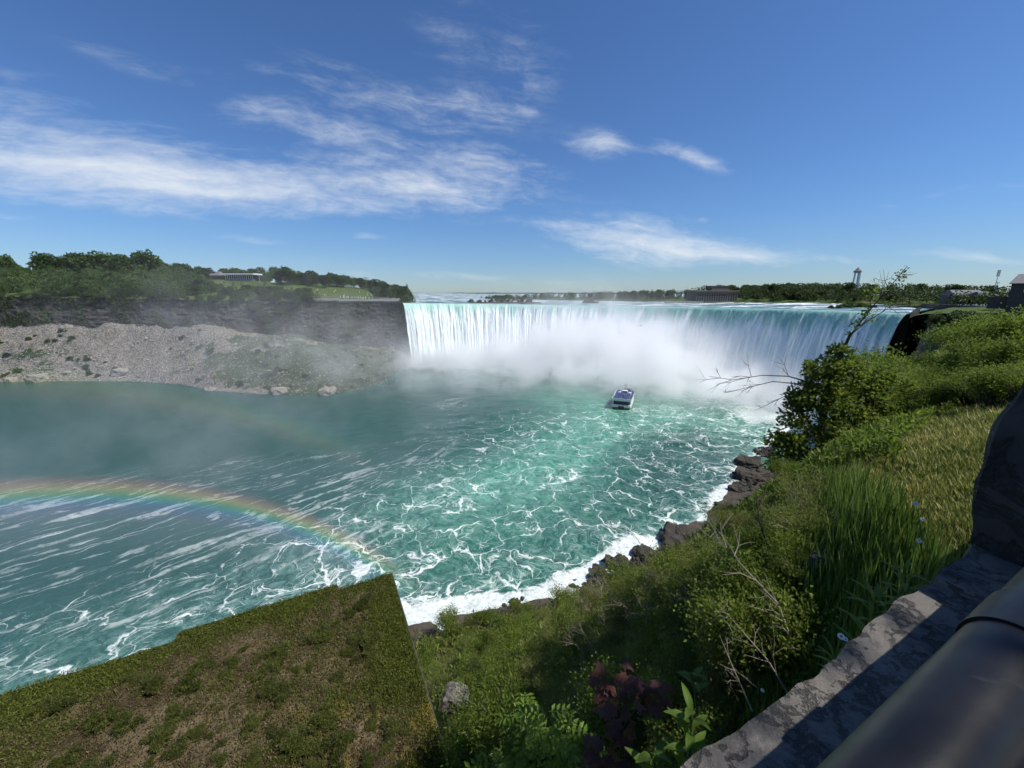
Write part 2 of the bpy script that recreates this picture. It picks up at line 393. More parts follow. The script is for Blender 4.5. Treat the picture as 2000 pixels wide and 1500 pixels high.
n1 = k.noise(p, 0.035, 4.0, 0.6); n2 = k.noise(pw, 0.5, 6.0, 0.65); n3 = k.noise(p, 0.16, 4.0, 0.6)
tex_b = k.m('MULTIPLY', k.m('SUBTRACT', n2, 0.5), 0.10)
nb = k.noise(p, 0.045, 4.0, 0.65, 0.5)
mod1 = k.m('MULTIPLY', k.lin(n3, 0.38, 0.68, 0.0, 1.8), k.lin(nb, 0.36, 0.62, 0.45, 1.25)); mod2 = k.smooth(k.m('ADD', nb, k.m('MULTIPLY', af, 0.30)), 0.56, 0.78)
rg = k.noise(k.v('MULTIPLY', pw, (1.0, 1.2, 0.0)), 0.085, 2.0, 0.5, 0.6)
rgd = k.m('ADD', k.m('MULTIPLY', k.m('ABSOLUTE', k.m('SUBTRACT', rg, 0.5)), 2.6), 0.01)
def vein(e, w0, w1, mod, soft):
    w_ = k.m('MULTIPLY', k.m('ADD', w0, k.m('MULTIPLY', af, w1)), mod)
    return k.smooth(k.m('SUBTRACT', w_, k.m('ADD', e, k.m('MULTIPLY', k.m('ABSOLUTE', tex_b), 1.0))), -soft, soft)
f1 = vein(k.m('MINIMUM', e1_, rgd), 0.004, 0.050, mod1, 0.018)
f2 = k.m('MULTIPLY', vein(e2_, 0.0, 0.085, mod1, 0.03), k.m('MULTIPLY', mod2, 0.65))
e3_ = k.voro(k.v('ADD', pa, k.v('SCALE', w2, 0.8)), 0.55, 'DISTANCE_TO_EDGE', dim='2D')
f3 = k.m('MULTIPLY', vein(e3_, -0.01, 0.10, mod1, 0.05), 0.2)
solid = k.smooth(k.m('ADD', k.m('MULTIPLY', n2, 0.9), k.m('MULTIPLY', k.m('SUBTRACT', af, 0.90), 1.2)), 0.50, 0.72)
pat = k.m('MAXIMUM', k.m('MAXIMUM', f1, k.m('MAXIMUM', f2, f3)), solid)
pat = k.m('MULTIPLY', pat, k.smooth(af, 0.04, 0.22))
# long drift lines where the current runs out past the pool
a_ = k.v('DOT_PRODUCT', k.v('ADD', p, k.v('SCALE', w1, 0.45)), (0.69, 0.72, 0)); b_ = k.v('DOT_PRODUCT', k.v('ADD', k.v('ADD', p, k.v('SCALE', w1, 0.42)), k.v('SCALE', w2, 0.5)), (-0.72, 0.69, 0))
def ridge(sa, sb, lo, hi, seed):
    q = k.noise(k.xyz(k.m('MULTIPLY', a_, sa), k.m('MULTIPLY', b_, sb), seed), 1.0, 2.5, 0.55)
    return k.smooth(k.m('SUBTRACT', 1.0, k.m('MULTIPLY', k.m('ABSOLUTE', k.m('SUBTRACT', q, 0.5)), 2.0)), lo, hi)
r1 = k.m('MULTIPLY', k.m('MULTIPLY', ridge(0.010, 0.085, 0.95, 1.0, 3.3), k.lin(n2, 0.36, 0.60, 0.15, 1.0)), k.smooth(n1, 0.36, 0.56))
r2 = k.m('MULTIPLY', k.m('MULTIPLY', ridge(0.03, 0.26, 0.945, 1.0, 9.1), 0.6), k.smooth(n3, 0.42, 0.6))
st = k.m('MULTIPLY', k.m('MULTIPLY', k.m('MAXIMUM', r1, r2), ast), 0.72)
pat = k.m('MAXIMUM', pat, st)
pat = k.m('MULTIPLY', pat, k.lin(k.noise(p, 0.9, 5.0, 0.7), 0.32, 0.58, 0.45, 0.95))
veil = k.m('MULTIPLY', k.m('MULTIPLY', k.smooth(n2, 0.4, 0.75), k.smooth(af, 0.12, 0.7)), 0.35)
deep = k.mix(k.noise(p, 0.02, 3.0), (0.005, 0.050, 0.041), (0.010, 0.078, 0.062))
deep = k.mix(ast, deep, (0.026, 0.078, 0.074))
milkc = k.mix(k.smooth(n2, 0.3, 0.7), (0.050, 0.205, 0.150), (0.155, 0.385, 0.290))
c = k.mix(k.m('MULTIPLY', am, k.lin(n3, 0.3, 0.7, 0.55, 1.0)), deep, milkc)
c = k.mix(veil, c, (0.35, 0.58, 0.52))
c = k.mix(k.m('MULTIPLY', pat, 0.95), c, (0.80, 0.84, 0.83))
hh = k.m('ADD', k.m('MULTIPLY', k.noise(k.v('MULTIPLY', p, (1, 1.6, 1)), 0.7, 6.0, 0.6), 0.7), k.m('MULTIPLY', k.noise(p, 0.16, 4.0, 0.55), 1.6))
nr = k.bump(hh, 0.5, 0.9)
k.out(k.bsdf(c, k.lin(pat, 0, 1, 0.22, 0.75), k.lin(pat, 0, 1, 0.32, 0.2), nr))
M['water'] = m
ow = put('river', mesh('river', np.stack([xx, yy, zz], -1), grid_faces(len(gx), len(gy)), m, {'foam': foam, 'milk': milk, 'streak': streak}))
tag(ow, 'teal river pool with white foam lines below the falls', kind='structure')

# ---- the horseshoe fall
nT = 70
T = (np.linspace(0, 1, nT) ** 1.35)
tang = np.gradient(CREST[:, :2], axis=0); tang /= np.linalg.norm(tang, axis=1)[:, None]
ker = np.hanning(121); ker /= ker.sum()
tang = np.stack([np.convolve(np.pad(tang[:, i], 60, mode='edge'), ker, 'valid') for i in (0, 1)], -1)
nor = np.stack([tang[:, 1], -tang[:, 0]], -1)      # towards the gorge
S_, T_ = np.meshgrid(CS, T, indexing='ij')
drop = T_ * (CREST[:, 2][:, None] + 2.0)
vel = 1.9 + 0.5 * fbm(CS / 9, CS * 0 + 2.5, o=3, s=61)[:, None] + 0.25 * fbm(CS / 1.8, CS * 0, o=3, s=63)[:, None]
out_ = vel * np.sqrt(drop + 1e-6)
fold = 2.3 * fbm(S_ / 5.5, drop / 60, o=2, s=71) + 1.2 * fbm(S_ / 1.7, drop / 26, o=3, s=73) + 0.35 * fbm(S_ / 0.9, drop / 3.0, o=2, s=75)
out_ = out_ + fold * ss(drop, 0.2, 9)
lip = -0.25 * (1 - ss(drop, 0, 0.8))
side = 0.4 * fbm(S_ / 3, drop / 9, o=2, s=77) * ss(drop, 2, 12)
V = np.stack([CREST[:, 0][:, None] + nor[:, 0][:, None] * out_ + tang[:, 0][:, None] * side,
              CREST[:, 1][:, None] + nor[:, 1][:, None] * out_ + tang[:, 1][:, None] * side,
              CREST[:, 2][:, None] - drop + 0.0 * lip], -1)
green = np.interp(CS / LEN, [0, 0.05, 0.12, 0.3, 0.42, 0.55, 0.66, 0.8, 0.9, 1.0], [0.15, 0.25, 0.3, 0.22, 0.35, 0.75, 0.85, 0.6, 0.5, 0.45])
m, k = mat('falling_water')
s_, d_ = k.attr('along').outputs['Fac'], k.attr('drop').outputs['Fac']; gr = k.attr('green').outputs['Fac']
wv = k.m('MULTIPLY', k.m('SUBTRACT', k.noise(k.xyz(k.m('MULTIPLY', s_, 0.05), k.m('MULTIPLY', d_, 0.02), 1.0), 1.0, 3.0), 0.5), 6.0)
s2 = k.m('ADD', s_, wv)
st1 = k.noise(k.xyz(k.m('MULTIPLY', s2, 0.40), k.m('MULTIPLY', d_, 0.022), 2.0), 1.0, 5.0, 0.62)
st2 = k.noise(k.xyz(k.m('MULTIPLY', s2, 1.9), k.m('MULTIPLY', d_, 0.10), 5.0), 1.0, 4.0, 0.6)
st3 = k.noise(k.xyz(k.m('MULTIPLY', s2, 1.6), k.m('MULTIPLY', d_, 0.7), 8.0), 1.0, 5.0, 0.65)
big = k.noise(k.xyz(k.m('MULTIPLY', s_, 0.07), k.m('MULTIPLY', d_, 0.012), 4.0), 1.0, 3.0, 0.5)
mixv = k.m('ADD', k.m('ADD', k.m('MULTIPLY', st1, 0.55), k.m('MULTIPLY', st2, 0.30)), k.m('ADD', k.m('MULTIPLY', st3, 0.22), k.m('MULTIPLY', big, 0.75)))   # about 0.76
thr = k.m('ADD', k.lin(d_, 0, 26, 1.08, 0.56), k.m('MULTIPLY', k.m('SUBTRACT', gr, 0.5), 0.16))
wf = k.smooth(k.m('SUBTRACT', mixv, thr), -0.14, 0.12)
tl = k.mix(k.smooth(d_, 0, 30), (0.22, 0.52, 0.42), (0.62, 0.77, 0.74))
tl = k.mix(gr, k.mix(0.5, tl, (0.5, 0.62, 0.6)), tl)
c = k.mix(wf, tl, (0.85, 0.91, 0.90))
nr = k.bump(k.m('ADD', k.m('MULTIPLY', st2, 1.0), k.m('MULTIPLY', st3, 0.8)), 0.7, 0.8)
k.out(k.bsdf(c, 0.5, 0.25, nr))
ofall = put('waterfall', mesh('waterfall', V, grid_faces(len(CS), nT)[:, ::-1], m, {'along': S_, 'drop': drop, 'green': np.repeat(green[:, None], nT, 1)}))
tag(ofall, 'wide curved waterfall, white with green streaks, plunging into mist', 'waterfall')

# ---- rock face behind the falling water, running on into the banks
ta, tb = tang[0], tang[-1]; cp = CREST[::10]
ext = np.array([[CREST[-1, 0] + tb[0] * q, CREST[-1, 1] + tb[1] * q, 0] for q in (0.5,)] + [[CREST[-1, 0] + tb[0] * 4 + q * 0.75, CREST[-1, 1] + q * 0.65, 0] for q in (4, 12, 25, 45)])
exl = np.array([[CREST[0, 0] - 6 * q, CREST[0, 1] - 0.5 * q, 0] for q in (5, 3, 1)])
pth = np.concatenate([exl[:, :2], cp[:, :2] - nor[::10] * 2.5, ext[:, :2]]); tops = np.concatenate([[56, 55.5, 55], cp[:, 2] - 1.5, [55.0, 56.0, 56.4, 56.6, 56.8]])
tf = np.linspace(0, 1, 26); BV = np.stack([np.repeat(pth[:, :1], 26, 1), np.repeat(pth[:, 1:], 26, 1), tops[:, None] * (1 - tf)[None] - 1.0 * tf[None]], -1)
bn = np.concatenate([np.repeat(nor[:1], 3, 0), nor[::10], np.repeat(nor[-1:], 5, 0)]); ba = np.concatenate([[0], np.cumsum(np.linalg.norm(np.diff(pth, axis=0), axis=1))])
bp = 0.8 * fbm(np.repeat(ba[:, None], 26, 1) / 3, BV[..., 2] / 2, o=3, s=85) - 0.8
BV[..., 0] += bn[:, :1] * bp; BV[..., 1] += bn[:, 1:] * bp
BRINK = BV
# ---- upper river
pxs = np.linspace(740, 1842, 420)
cr = np.array([at_y(a, np.interp(a, CR[:, 0], CR[:, 1]), np.interp(a, CR[:, 0], CR[:, 2])) for a in pxs])
cr = np.array([at_y(a, 612.5 - (a - 1775) * 0.2, 185 + (a - 1775) * 1.2) if a > 1775 else c_ for a, c_ in zip(pxs, cr)])
inside = (pxs >= CR[0, 0]) & (pxs <= CR[-1, 0]); cr[inside] = crest(pxs[inside])
fr = np.concatenate([[0], np.geomspace(0.004, 12, 140)])
V = []
for i, a in enumerate(pxs):
    b = cr[i]; yv = b[1] * (1 + fr); xv = b[0] * (1 + fr)
    far = 64 - np.interp(yv, [b[1], 470, 650, 1000, 3000, 6000], [64 - b[2], 9.3, 6.6, 3.9, 2.2, 1.2])
    near = b[2] + 0.9 * ss(yv - b[1], 0, 120) * 1.0
    wl = 1 - ss(a, 850, 960)
    z = near + (far - near) * wl
    V.append(np.stack([xv, yv, z], -1))
V = np.array(V)
up = np.linalg.norm(V[:, :, :2] - V[:, :1, :2], axis=2)
led = 0.9 * fbm(V[..., 0] / 26, V[..., 1] / 7, o=3, s=81) * ss(up, 4, 30) + 0.25 * fbm(V[..., 0] / 4, V[..., 1] / 2, o=2, s=83) * ss(up, 1, 5)
V[..., 2] += np.where(V[..., 1] < 900, led, 0) * 0.8
m, k = mat('rapids_water')
p = k.pos(); au = k.attr('up').outputs['Fac']
pw = k.v('ADD', p, k.v('SCALE', k.v('SUBTRACT', k.noise(p, 0.06, 3.0, 0.6, col=True), (0.5,) * 3), 9.0))
q1 = k.noise(k.v('MULTIPLY', pw, (0.020, 0.085, 0.0)), 1.0, 5.0, 0.6); q2 = k.noise(k.v('MULTIPLY', pw, (0.10, 0.45, 0.0)), 1.0, 5.0, 0.65)
wf = k.smooth(k.m('ADD', k.m('MULTIPLY', q1, 0.75), k.m('MULTIPLY', q2, 0.35)), 0.52, 0.66)
wf = k.m('MULTIPLY', wf, k.smooth(au, 2.0, 26.0))
edge = k.m('MULTIPLY', k.smooth(q2, 0.42, 0.62), k.smooth(au, 3.0, 0.0))
wf = k.m('MAXIMUM', wf, k.m('MULTIPLY', edge, 0.7))
c = k.mix(wf, k.mix(q1, (0.035, 0.105, 0.105), (0.06, 0.14, 0.135)), (0.82, 0.85, 0.86))
nr = k.bump(k.m('ADD', q2, k.noise(p, 0.5, 4.0)), 0.5, 0.8)
k.out(k.bsdf(c, k.lin(wf, 0, 1, 0.3, 0.8), 0.35, nr))
tag(put('upper_river', mesh('upper_river', V.reshape(-1, 3), grid_faces(len(pxs), len(fr)), m, {'up': up.ravel()})), 'white rapids above the brink of the falls', kind='structure')

# ---- far island bank: talus, cliff, ground
LB = np.array([  # column | waterline row | foot row, distance | cliff top row, distance | slope row, extra | plateau row, extra
    (-700, 742, 640, 300, 575, 308, 552, 50, 540, 140), (-250, 744, 640, 320, 577, 328, 550, 50, 535, 140), (0, 746, 636, 335, 580, 343, 556, 45, 532, 130),
    (130, 745, 632, 338, 581, 346, 556, 45, 530, 130), (250, 745, 640, 336, 583, 344, 560, 45, 528, 130), (350, 751, 641, 332, 585, 340, 560, 50, 540, 130),
    (420, 764, 637, 330, 587, 338, 562, 50, 547, 110), (500, 770, 650, 332, 589, 340, 566, 50, 549, 110), (580, 772, 655, 338, 590, 346, 570, 40, 553, 110),
    (640, 770, 668, 346, 589, 354, 577, 35, 557, 110), (700, 764, 674, 354, 588, 362, 580, 30, 562, 110), (745, 748, 678, 362, 588, 369, 583, 25, 572, 110), (782, 722, 690, 367, 590.5, 370, 587, 25, 582, 110), (800, 712, 700, 370, 592, 376, 590, 25, 587, 110)], float)
def lb(px, c): return np.interp(px, LB[:, 0], LB[:, c])
lpx = np.concatenate([np.linspace(-700, -60, 90), np.linspace(-57, 800, 560)])
W0 = np.array([at_z(a, lb(a, 1)) for a in lpx]); FT = np.array([at_y(a, lb(a, 2), lb(a, 3)) for a in lpx]); TP = np.array([at_y(a, lb(a, 4), lb(a, 5)) for a in lpx])
SL = np.array([at_y(a, lb(a, 6), lb(a, 5) + lb(a, 7)) for a in lpx]); PL = np.array([at_y(a, lb(a, 8), lb(a, 5) + lb(a, 9)) for a in lpx])
def lerp(A, B, t): return A[:, None] * (1 - t)[None, :, None] + B[:, None] * t[None, :, None]
# talus
t = np.linspace(-0.12, 1.03, 60); TA = lerp(W0, FT, t)
sag = np.sin(np.clip(t, 0, 1) * math.pi)[None] * -2.0
hx, hy = TA[..., 0], TA[..., 1]
TA[..., 2] += (sag + (3.2 * fbm(hx / 26, hy / 26, o=3, s=91) + 1.3 * fbm(hx / 6, hy / 6, o=4, s=93)) * ss(t, 0.0, 0.12)[None])
TA[:, t < 0, 2] = np.minimum(TA[:, t < 0, 2], -0.8)
def talus_at(px, tt):
    i = np.interp(px, lpx, np.arange(len(lpx))); j = np.interp(tt, t, np.arange(len(t)))
    return TA[int(round(float(i))), int(round(float(j)))]
m, k = mat('talus')
p = k.pos(); v1 = k.voro(p, 0.8, out='Color'); v2 = k.voro(p, 0.8)
veg = k.m('ADD', k.noise(p, 0.05, 5.0, 0.65), k.attr('veg').outputs['Fac'])
stone = k.mix(k.sep(v1)[0], (0.16, 0.15, 0.132), (0.335, 0.315, 0.277))
stone = k.mix(k.noise(p, 0.12, 4.0), k.mix(0.5, stone, (0.10, 0.075, 0.06)), stone)
green_ = k.mix(k.noise(p, 1.2, 4.0), (0.022, 0.042, 0.014), (0.055, 0.085, 0.028))
c = k.mix(k.smooth(veg, 0.56, 0.66), stone, green_)
k.out(k.bsdf(c, 0.9, 0.15, k.bump(k.m('ADD', v2, k.noise(p, 2.0, 4.0)), 0.9, 0.9)))
vegm = np.interp(lpx, [-700, -60, 60, 200, 300, 380, 460, 560, 650, 800], [0.0, 0.06, 0.03, -0.06, -0.06, 0.04, 0.16, 0.26, 0.3, 0.3])[:, None] + np.interp(t, [0, 0.1, 0.5, 0.8, 1], [-0.12, -0.05, 0.03, -0.08, -0.1])[None]
tag(put('talus_slope', mesh('talus_slope', TA.reshape(-1, 3), grid_faces(len(lpx), len(t)), m, {'veg': vegm.ravel()})), 'rubble slope below the cliff across the river', kind='structure')
# cliff
def strata(shape_s, zf, seed, bed=2.1):
    L = np.floor(zf / bed); blk = np.floor(shape_s / 3.1 + 7.7 * _h(L, L * 0, L * 0, seed))
    return 0.7 * (_h(L, L * 0 + 3, L * 0, seed) - 0.5) + 1.5 * (_h(blk, L, L * 0, seed + 1) - 0.5)
t2 = np.linspace(0, 1, 34); CLF = lerp(FT - np.array([0, 0, 2.0]), TP, t2)
arc = np.concatenate([[0], np.cumsum(np.linalg.norm(np.diff(TP[:, :2], axis=0), axis=1))])
zf = CLF[..., 2]; sS = np.repeat(arc[:, None], len(t2), 1)
push = strata(sS, zf, 5) + 3.2 * fbm(sS / 24, zf / 30, o=3, s=101) + 0.6 * fbm(sS / 2.5, zf / 2.5, o=3, s=103)
CLF[..., 1] += push * 1.0 * ss(t2, 0, 0.06)[None]
m, k = mat('cliff_rock')
p = k.pos(); lay = k.noise(k.v('MULTIPLY', p, (0.05, 0.05, 0.6)), 1.1, 5.0, 0.65); blk = k.noise(p, 0.35, 6.0, 0.65)
c = k.mix(k.m('ADD', k.m('MULTIPLY', lay, 0.6), k.m('MULTIPLY', blk, 0.5)), (0.022, 0.022, 0.024), (0.095, 0.088, 0.080))
c = k.mix(k.smooth(k.noise(p, 0.06, 5.0, 0.6), 0.50, 0.62), c, (0.042, 0.055, 0.028))
k.out(k.bsdf(c, 0.9, 0.15, k.bump(k.m('ADD', lay, blk), 1.0, 1.2)))
M['cliff'] = m
tag(put('brink_cliff', mesh('brink_cliff', BRINK.reshape(-1, 3), grid_faces(len(BRINK), 26), m, smooth=False)), 'dark wet rock face behind the falling water', kind='structure')
tag(put('island_cliff', mesh('island_cliff', CLF.reshape(-1, 3), grid_faces(len(lpx), len(t2)), m, smooth=False)), 'layered dark rock cliff along the island beside the falls', 'cliff')
# ground above the cliff
t3 = np.linspace(0, 1, 22); G1 = lerp(TP, SL, t3); G2 = lerp(SL, PL, np.linspace(0, 1, 20)[1:])
G3 = lerp(PL, PL * np.array([1.5, 1.5, 1]) + np.array([0, 0, 2.0]), np.linspace(0, 1, 6)[1:])
G = np.concatenate([G1, G2, G3], 1)
fall = ss(np.arange(G.shape[1]), 0, 5)[None]
G[..., 2] += fall * (1.3 * fbm(G[..., 0] / 18, G[..., 1] / 18, o=3, s=111)) * np.interp(lpx, [-700, 560, 640, 800], [1, 1, 0.3, 0.2])[:, None]
m, k = mat('island_ground')
p = k.pos(); c = k.mix(k.noise(p, 0.12, 5.0, 0.6), (0.040, 0.072, 0.018), (0.090, 0.118, 0.036))
c = k.mix(k.smooth(k.noise(p, 0.04, 3.0), 0.60, 0.70), c, (0.14, 0.125, 0.07))
k.out(k.bsdf(c, 0.95, 0.1, k.bump(k.noise(p, 1.5, 5.0), 0.8, 0.4)))
M['lawn'] = m
tag(put('island_ground', mesh('island_ground', G.reshape(-1, 3), grid_faces(len(lpx), G.shape[1]), m)), 'grassy rising ground on the island above the cliff', kind='structure')
def island_at(px, q):
    i = int(round(float(np.interp(px, lpx, np.arange(len(lpx)))))); return G[i, int(round(q))]

# ---- land on the right of the upper river, round to the far shore
RB = np.array([(150, 150), (190, 184), (208, 196), (245, 225), (272, 255), (275, 300), (262, 343), (231, 385), (200, 430), (150, 520), (90, 590), (0, 640), (-58, 668), (-60, 900)], float)
tt = np.linspace(0, len(RB) - 1, 360); RBs = np.stack([np.interp(tt, np.arange(len(RB)), RB[:, i]) for i in (0, 1)], -1)
ker = np.hanning(15); ker /= ker.sum(); RBs = np.stack([np.convolve(np.pad(RBs[:, i], 7, mode='edge'), ker, 'valid') for i in (0, 1)], -1)
rt = np.gradient(RBs, axis=0); rt /= np.linalg.norm(rt, axis=1)[:, None]; rn = np.stack([rt[:, 1], -rt[:, 0]], -1)
back = np.array([-4, 0, 1.5, 4, 9, 16, 26, 40, 60, 90, 130, 180.0]); up_ = np.array([-3, 0.2, 1.2, 1.8, 2.2, 2.6, 3.2, 4.0, 5.0, 6.0, 7, 7.5])
wz = np.interp(tt, [0, 2, 5, 8, 11, 13], [54.4, 54.6, 54.9, 54.3, 53.2, 53.5])
RL = np.zeros((len(tt), len(back), 3))
far_scale = np.interp(tt, [0, 8, 10, 13], [1, 1, 0.35, 0.3])
RL[..., :2] = RBs[:, None] + rn[:, None] * back[None, :, None]
RL[..., 2] = wz[:, None] + up_[None] * np.where(up_[None] > 1.5, far_scale[:, None], 1)
RL[..., 2] += 0.4 * fbm(RL[..., 0] / 9, RL[..., 1] / 9, o=3, s=121) * (back[None] > 2)
tag(put('right_shore_ground', mesh('right_shore_ground', RL.reshape(-1, 3), grid_faces(len(tt), len(back))[:, ::-1], M['lawn'])), 'wooded ground along the upper river', kind='structure')
kq = np.arange(0, 150); zq = np.linspace(0, 1, 24); SC = np.stack([np.repeat(RBs[kq, :1], 24, 1), np.repeat(RBs[kq, 1:], 24, 1), (wz[kq, None] - 0.3) * (1 - zq)[None] - 4 * zq[None]], -1)
SC[..., :2] += rn[kq, None] * (1.0 + 0.9 * fbm(kq[:, None] / 4.0 + 0 * zq[None], SC[..., 2] / 2.2, o=3, s=125))[..., None]
tag(put('shore_cliff', mesh('shore_cliff', SC.reshape(-1, 3), grid_faces(150, 24), M['cliff'], smooth=False)), 'rock face under the shore right of the falls', kind='structure')
def rshore(q, b):
    i = int(round(np.interp(q, tt, np.arange(len(tt))))); j = np.interp(b, back, np.arange(len(back)))
    a = RL[i, int(math.floor(j))]; c_ = RL[i, min(int(math.floor(j)) + 1, len(back) - 1)]; f = j - math.floor(j)
    return a * (1 - f) + c_ * f
# distant land closing the horizon
ang = np.linspace(R(-75), R(75), 200); prof = 4 + 10 * np.abs(fbm(ang * 40, ang * 0, o=4, s=131))
VV = np.concatenate([np.stack([np.sin(ang) * r, np.cos(ang) * r, z], -1)[:, None] for r, z in ((5200, ang * 0 + 40), (5230, 58 + prof), (5600, 60 + prof), (14000, ang * 0 + 62))], 1)
tag(put('distant_land', mesh('distant_land', VV.reshape(-1, 3), grid_faces(len(ang), 4), plain('distant_land', (0.03, 0.045, 0.03), 1.0, 0.0, 0.3, 0.01))), 'low wooded land on the horizon', kind='structure')

# ---- near bank below the parapet
s_l = np.concatenate([np.linspace(-140, -8, 70), np.linspace(-7.6, 30, 150), np.linspace(30.6, 120, 120), np.linspace(121, 290, 150)])
q_ = np.concatenate([np.linspace(0, 1, 24) ** 1.0 * 0.10, 0.10 + 0.90 * np.linspace(0.01, 1, 100) ** 1.15, [1.04, 1.12]])
Sg = np.repeat(s_l[:, None], len(q_) + 10, 1); W_, D_ = Wf(s_l), D0(s_l)
Dg = np.concatenate([np.linspace(0.02, 1, 10, endpoint=False)[None] * W_[:, None], W_[:, None] + (D_ - W_)[:, None] * q_[None]], 1)
NB = near_xyz(Sg, Dg)
cl_ = ss(Sg, 150, 200) * ss(Dg, W_[:, None], W_[:, None] + 1) 
pushn = cl_ * (strata(Sg, NB[..., 2], 15) + 2.0 * fbm(Sg / 20, NB[..., 2] / 20, o=3, s=141) + 0.6 * fbm(Sg / 2.5, NB[..., 2] / 2.5, o=3, s=143))
NB[..., 0] += N2[0] * pushn; NB[..., 1] += N2[1] * pushn
m, k = mat('bank_soil')
p = k.pos(); low = k.attr('low').outputs['Fac']
rock = k.mix(k.noise(p, 0.5, 6.0, 0.65), (0.035, 0.030, 0.025), (0.125, 0.105, 0.085))
shelf = k.mix(k.noise(p, 2.5, 6.0, 0.65), (0.09, 0.10, 0.022), (0.24, 0.215, 0.07))
soil = k.mix(k.noise(p, 1.6, 5.0, 0.6), (0.018, 0.024, 0.010), (0.055, 0.060, 0.022))
gy_ = k.mix(k.m('ADD', k.m('MULTIPLY', k.noise(k.v('MULTIPLY', p, (0.1, 0.1, 1.0)), 1.0, 5.0), 0.6), k.m('MULTIPLY', k.noise(p, 0.4, 5.0), 0.5)), (0.045, 0.042, 0.04), (0.20, 0.185, 0.165))
c = k.mix(k.smooth(k.m('ADD', low, k.m('MULTIPLY', k.m('SUBTRACT', k.noise(p, 0.2, 4.0), 0.5), 0.8)), 0.35, 0.6), soil, rock)
c = k.mix(k.attr('shelf').outputs['Fac'], c, shelf)
c = k.mix(k.attr('cliff').outputs['Fac'], c, gy_)
k.out(k.bsdf(c, 0.95, 0.15, k.bump(k.noise(p, 1.3, 6.0, 0.65), 1.0, 0.4)))
lowm = np.exp(-np.maximum(NB[..., 2], 0) / 2.2)
tag(put('river_bank', mesh('river_bank', NB.reshape(-1, 3), grid_faces(len(s_l), NB.shape[1]), m, {'low': lowm.ravel(), 'cliff': cl_.ravel(), 'shelf': (ss(Sg, 3.2, 4.5) * (1 - ss(Sg, 40, 60)) * (1 - ss(Dg, W_[:, None] * 0.85, W_[:, None] * 1.05))).ravel()})), 'steep overgrown bank falling from the parapet to the river', kind='structure')
# promenade behind the parapet
pv = np.array([[*xy(s, d), z] for s, z in ((-40, 62.28), (8, 62.28), (40, 61.3)) for d in (0.1, -9)])
pk = np.array([[*xy(s, d), z + (0 if d > -50 else 1.0)] for s, z in ((-40, 62.25), (8, 62.25), (60, 60.3), (160, 57.4), (262, 56.2)) for d in (0.0, -140)])
tag(put('park_ground', mesh('park_ground', pk, [[2 * i, 2 * i + 1, 2 * i + 3, 2 * i + 2] for i in range(4)], M['lawn'])), 'grassy park ground behind the promenade', kind='structure')
tag(put('promenade', mesh('promenade', pv, [[2 * i, 2 * i + 1, 2 * i + 3, 2 * i + 2] for i in range(2)], M['concrete'])), 'paved promenade behind the parapet', kind='structure')
#@@PART3
# ================================================================== PLANTS
def proj(P):
    P = np.asarray(P, float); x, y, z = P[..., 0], P[..., 1], P[..., 2] - H
    zc = y * CT - z * ST; yc = y * ST + z * CT
    return 1000 + F * x / zc, 750 - F * yc / zc, zc
def nrm(a): return a / (np.linalg.norm(a, axis=-1, keepdims=True) + 1e-9)
def leaves(C, A, L, Wd, tint, g, flat=0.7):
    """two-sided folded leaves: base, left, right, tip"""
    n_ = len(C); A = nrm(A); L = np.broadcast_to(L, (n_,))[:, None]; Wd = np.broadcast_to(Wd, (n_,))[:, None]
    ref = np.array([0, 0, 1.0]) * flat + g.normal(size=(n_, 3)) * (1 - flat + 0.25)
    S = nrm(np.cross(A, ref)); N_ = np.cross(S, A)
    mid = C + A * L * 0.45
    V = np.stack([C, mid + S * Wd / 2 + N_ * Wd * 0.12, mid - S * Wd / 2 + N_ * Wd * 0.12, C + A * L - N_ * L * 0.06], 1).reshape(-1, 3)
    i = np.arange(n_)[:, None] * 4
    T = np.concatenate([i + np.array([0, 1, 3]), i + np.array([0, 3, 2])], 1).reshape(-1, 3)
    return V, T, np.repeat(tint, 4)
def sph(g, n_): return nrm(g.normal(size=(n_, 3)))
def crown_mesh(name, g, lobes, per, L, Wd, m, tint0=0.5, contrast=0.55, gap=0.27):
    Vs, Ts, Is, o = [], [], [], 0
    for (c, r) in lobes:
        c = np.asarray(c, float); r = np.broadcast_to(np.asarray(r, float), (3,))
        k_ = int(per * (r.mean() ** 2)); d = sph(g, k_); rad = g.uniform(0.55, 1.06, (k_, 1)) ** 0.6
        C = c + d * r * rad
        A = nrm(d + g.normal(size=(k_, 3)) * 0.7 + np.array([0, 0, 0.25]))
        lump = vn(C[:, 0] / (r.mean() * 0.6) + 50, C[:, 1] / (r.mean() * 0.6) + 50, C[:, 2] / (r.mean() * 0.6) + 50, 3)
        keep = lump > gap; C, A, lump = C[keep], A[keep], lump[keep]
        ti = np.clip(tint0 + contrast * (lump - 0.5) + g.normal(size=len(C)) * 0.15 + g.uniform(-0.1, 0.1), 0, 1)
        V, T, I = leaves(C, A, L * g.uniform(0.6, 1.3, len(C)), Wd * g.uniform(0.6, 1.3, len(C)), ti, g)
        Vs.append(V); Ts.append(T + o); Is.append(I); o += len(V)
    return mesh(name, np.vstack(Vs), np.vstack(Ts), m, {'tint': np.concatenate(Is)}, smooth=False)
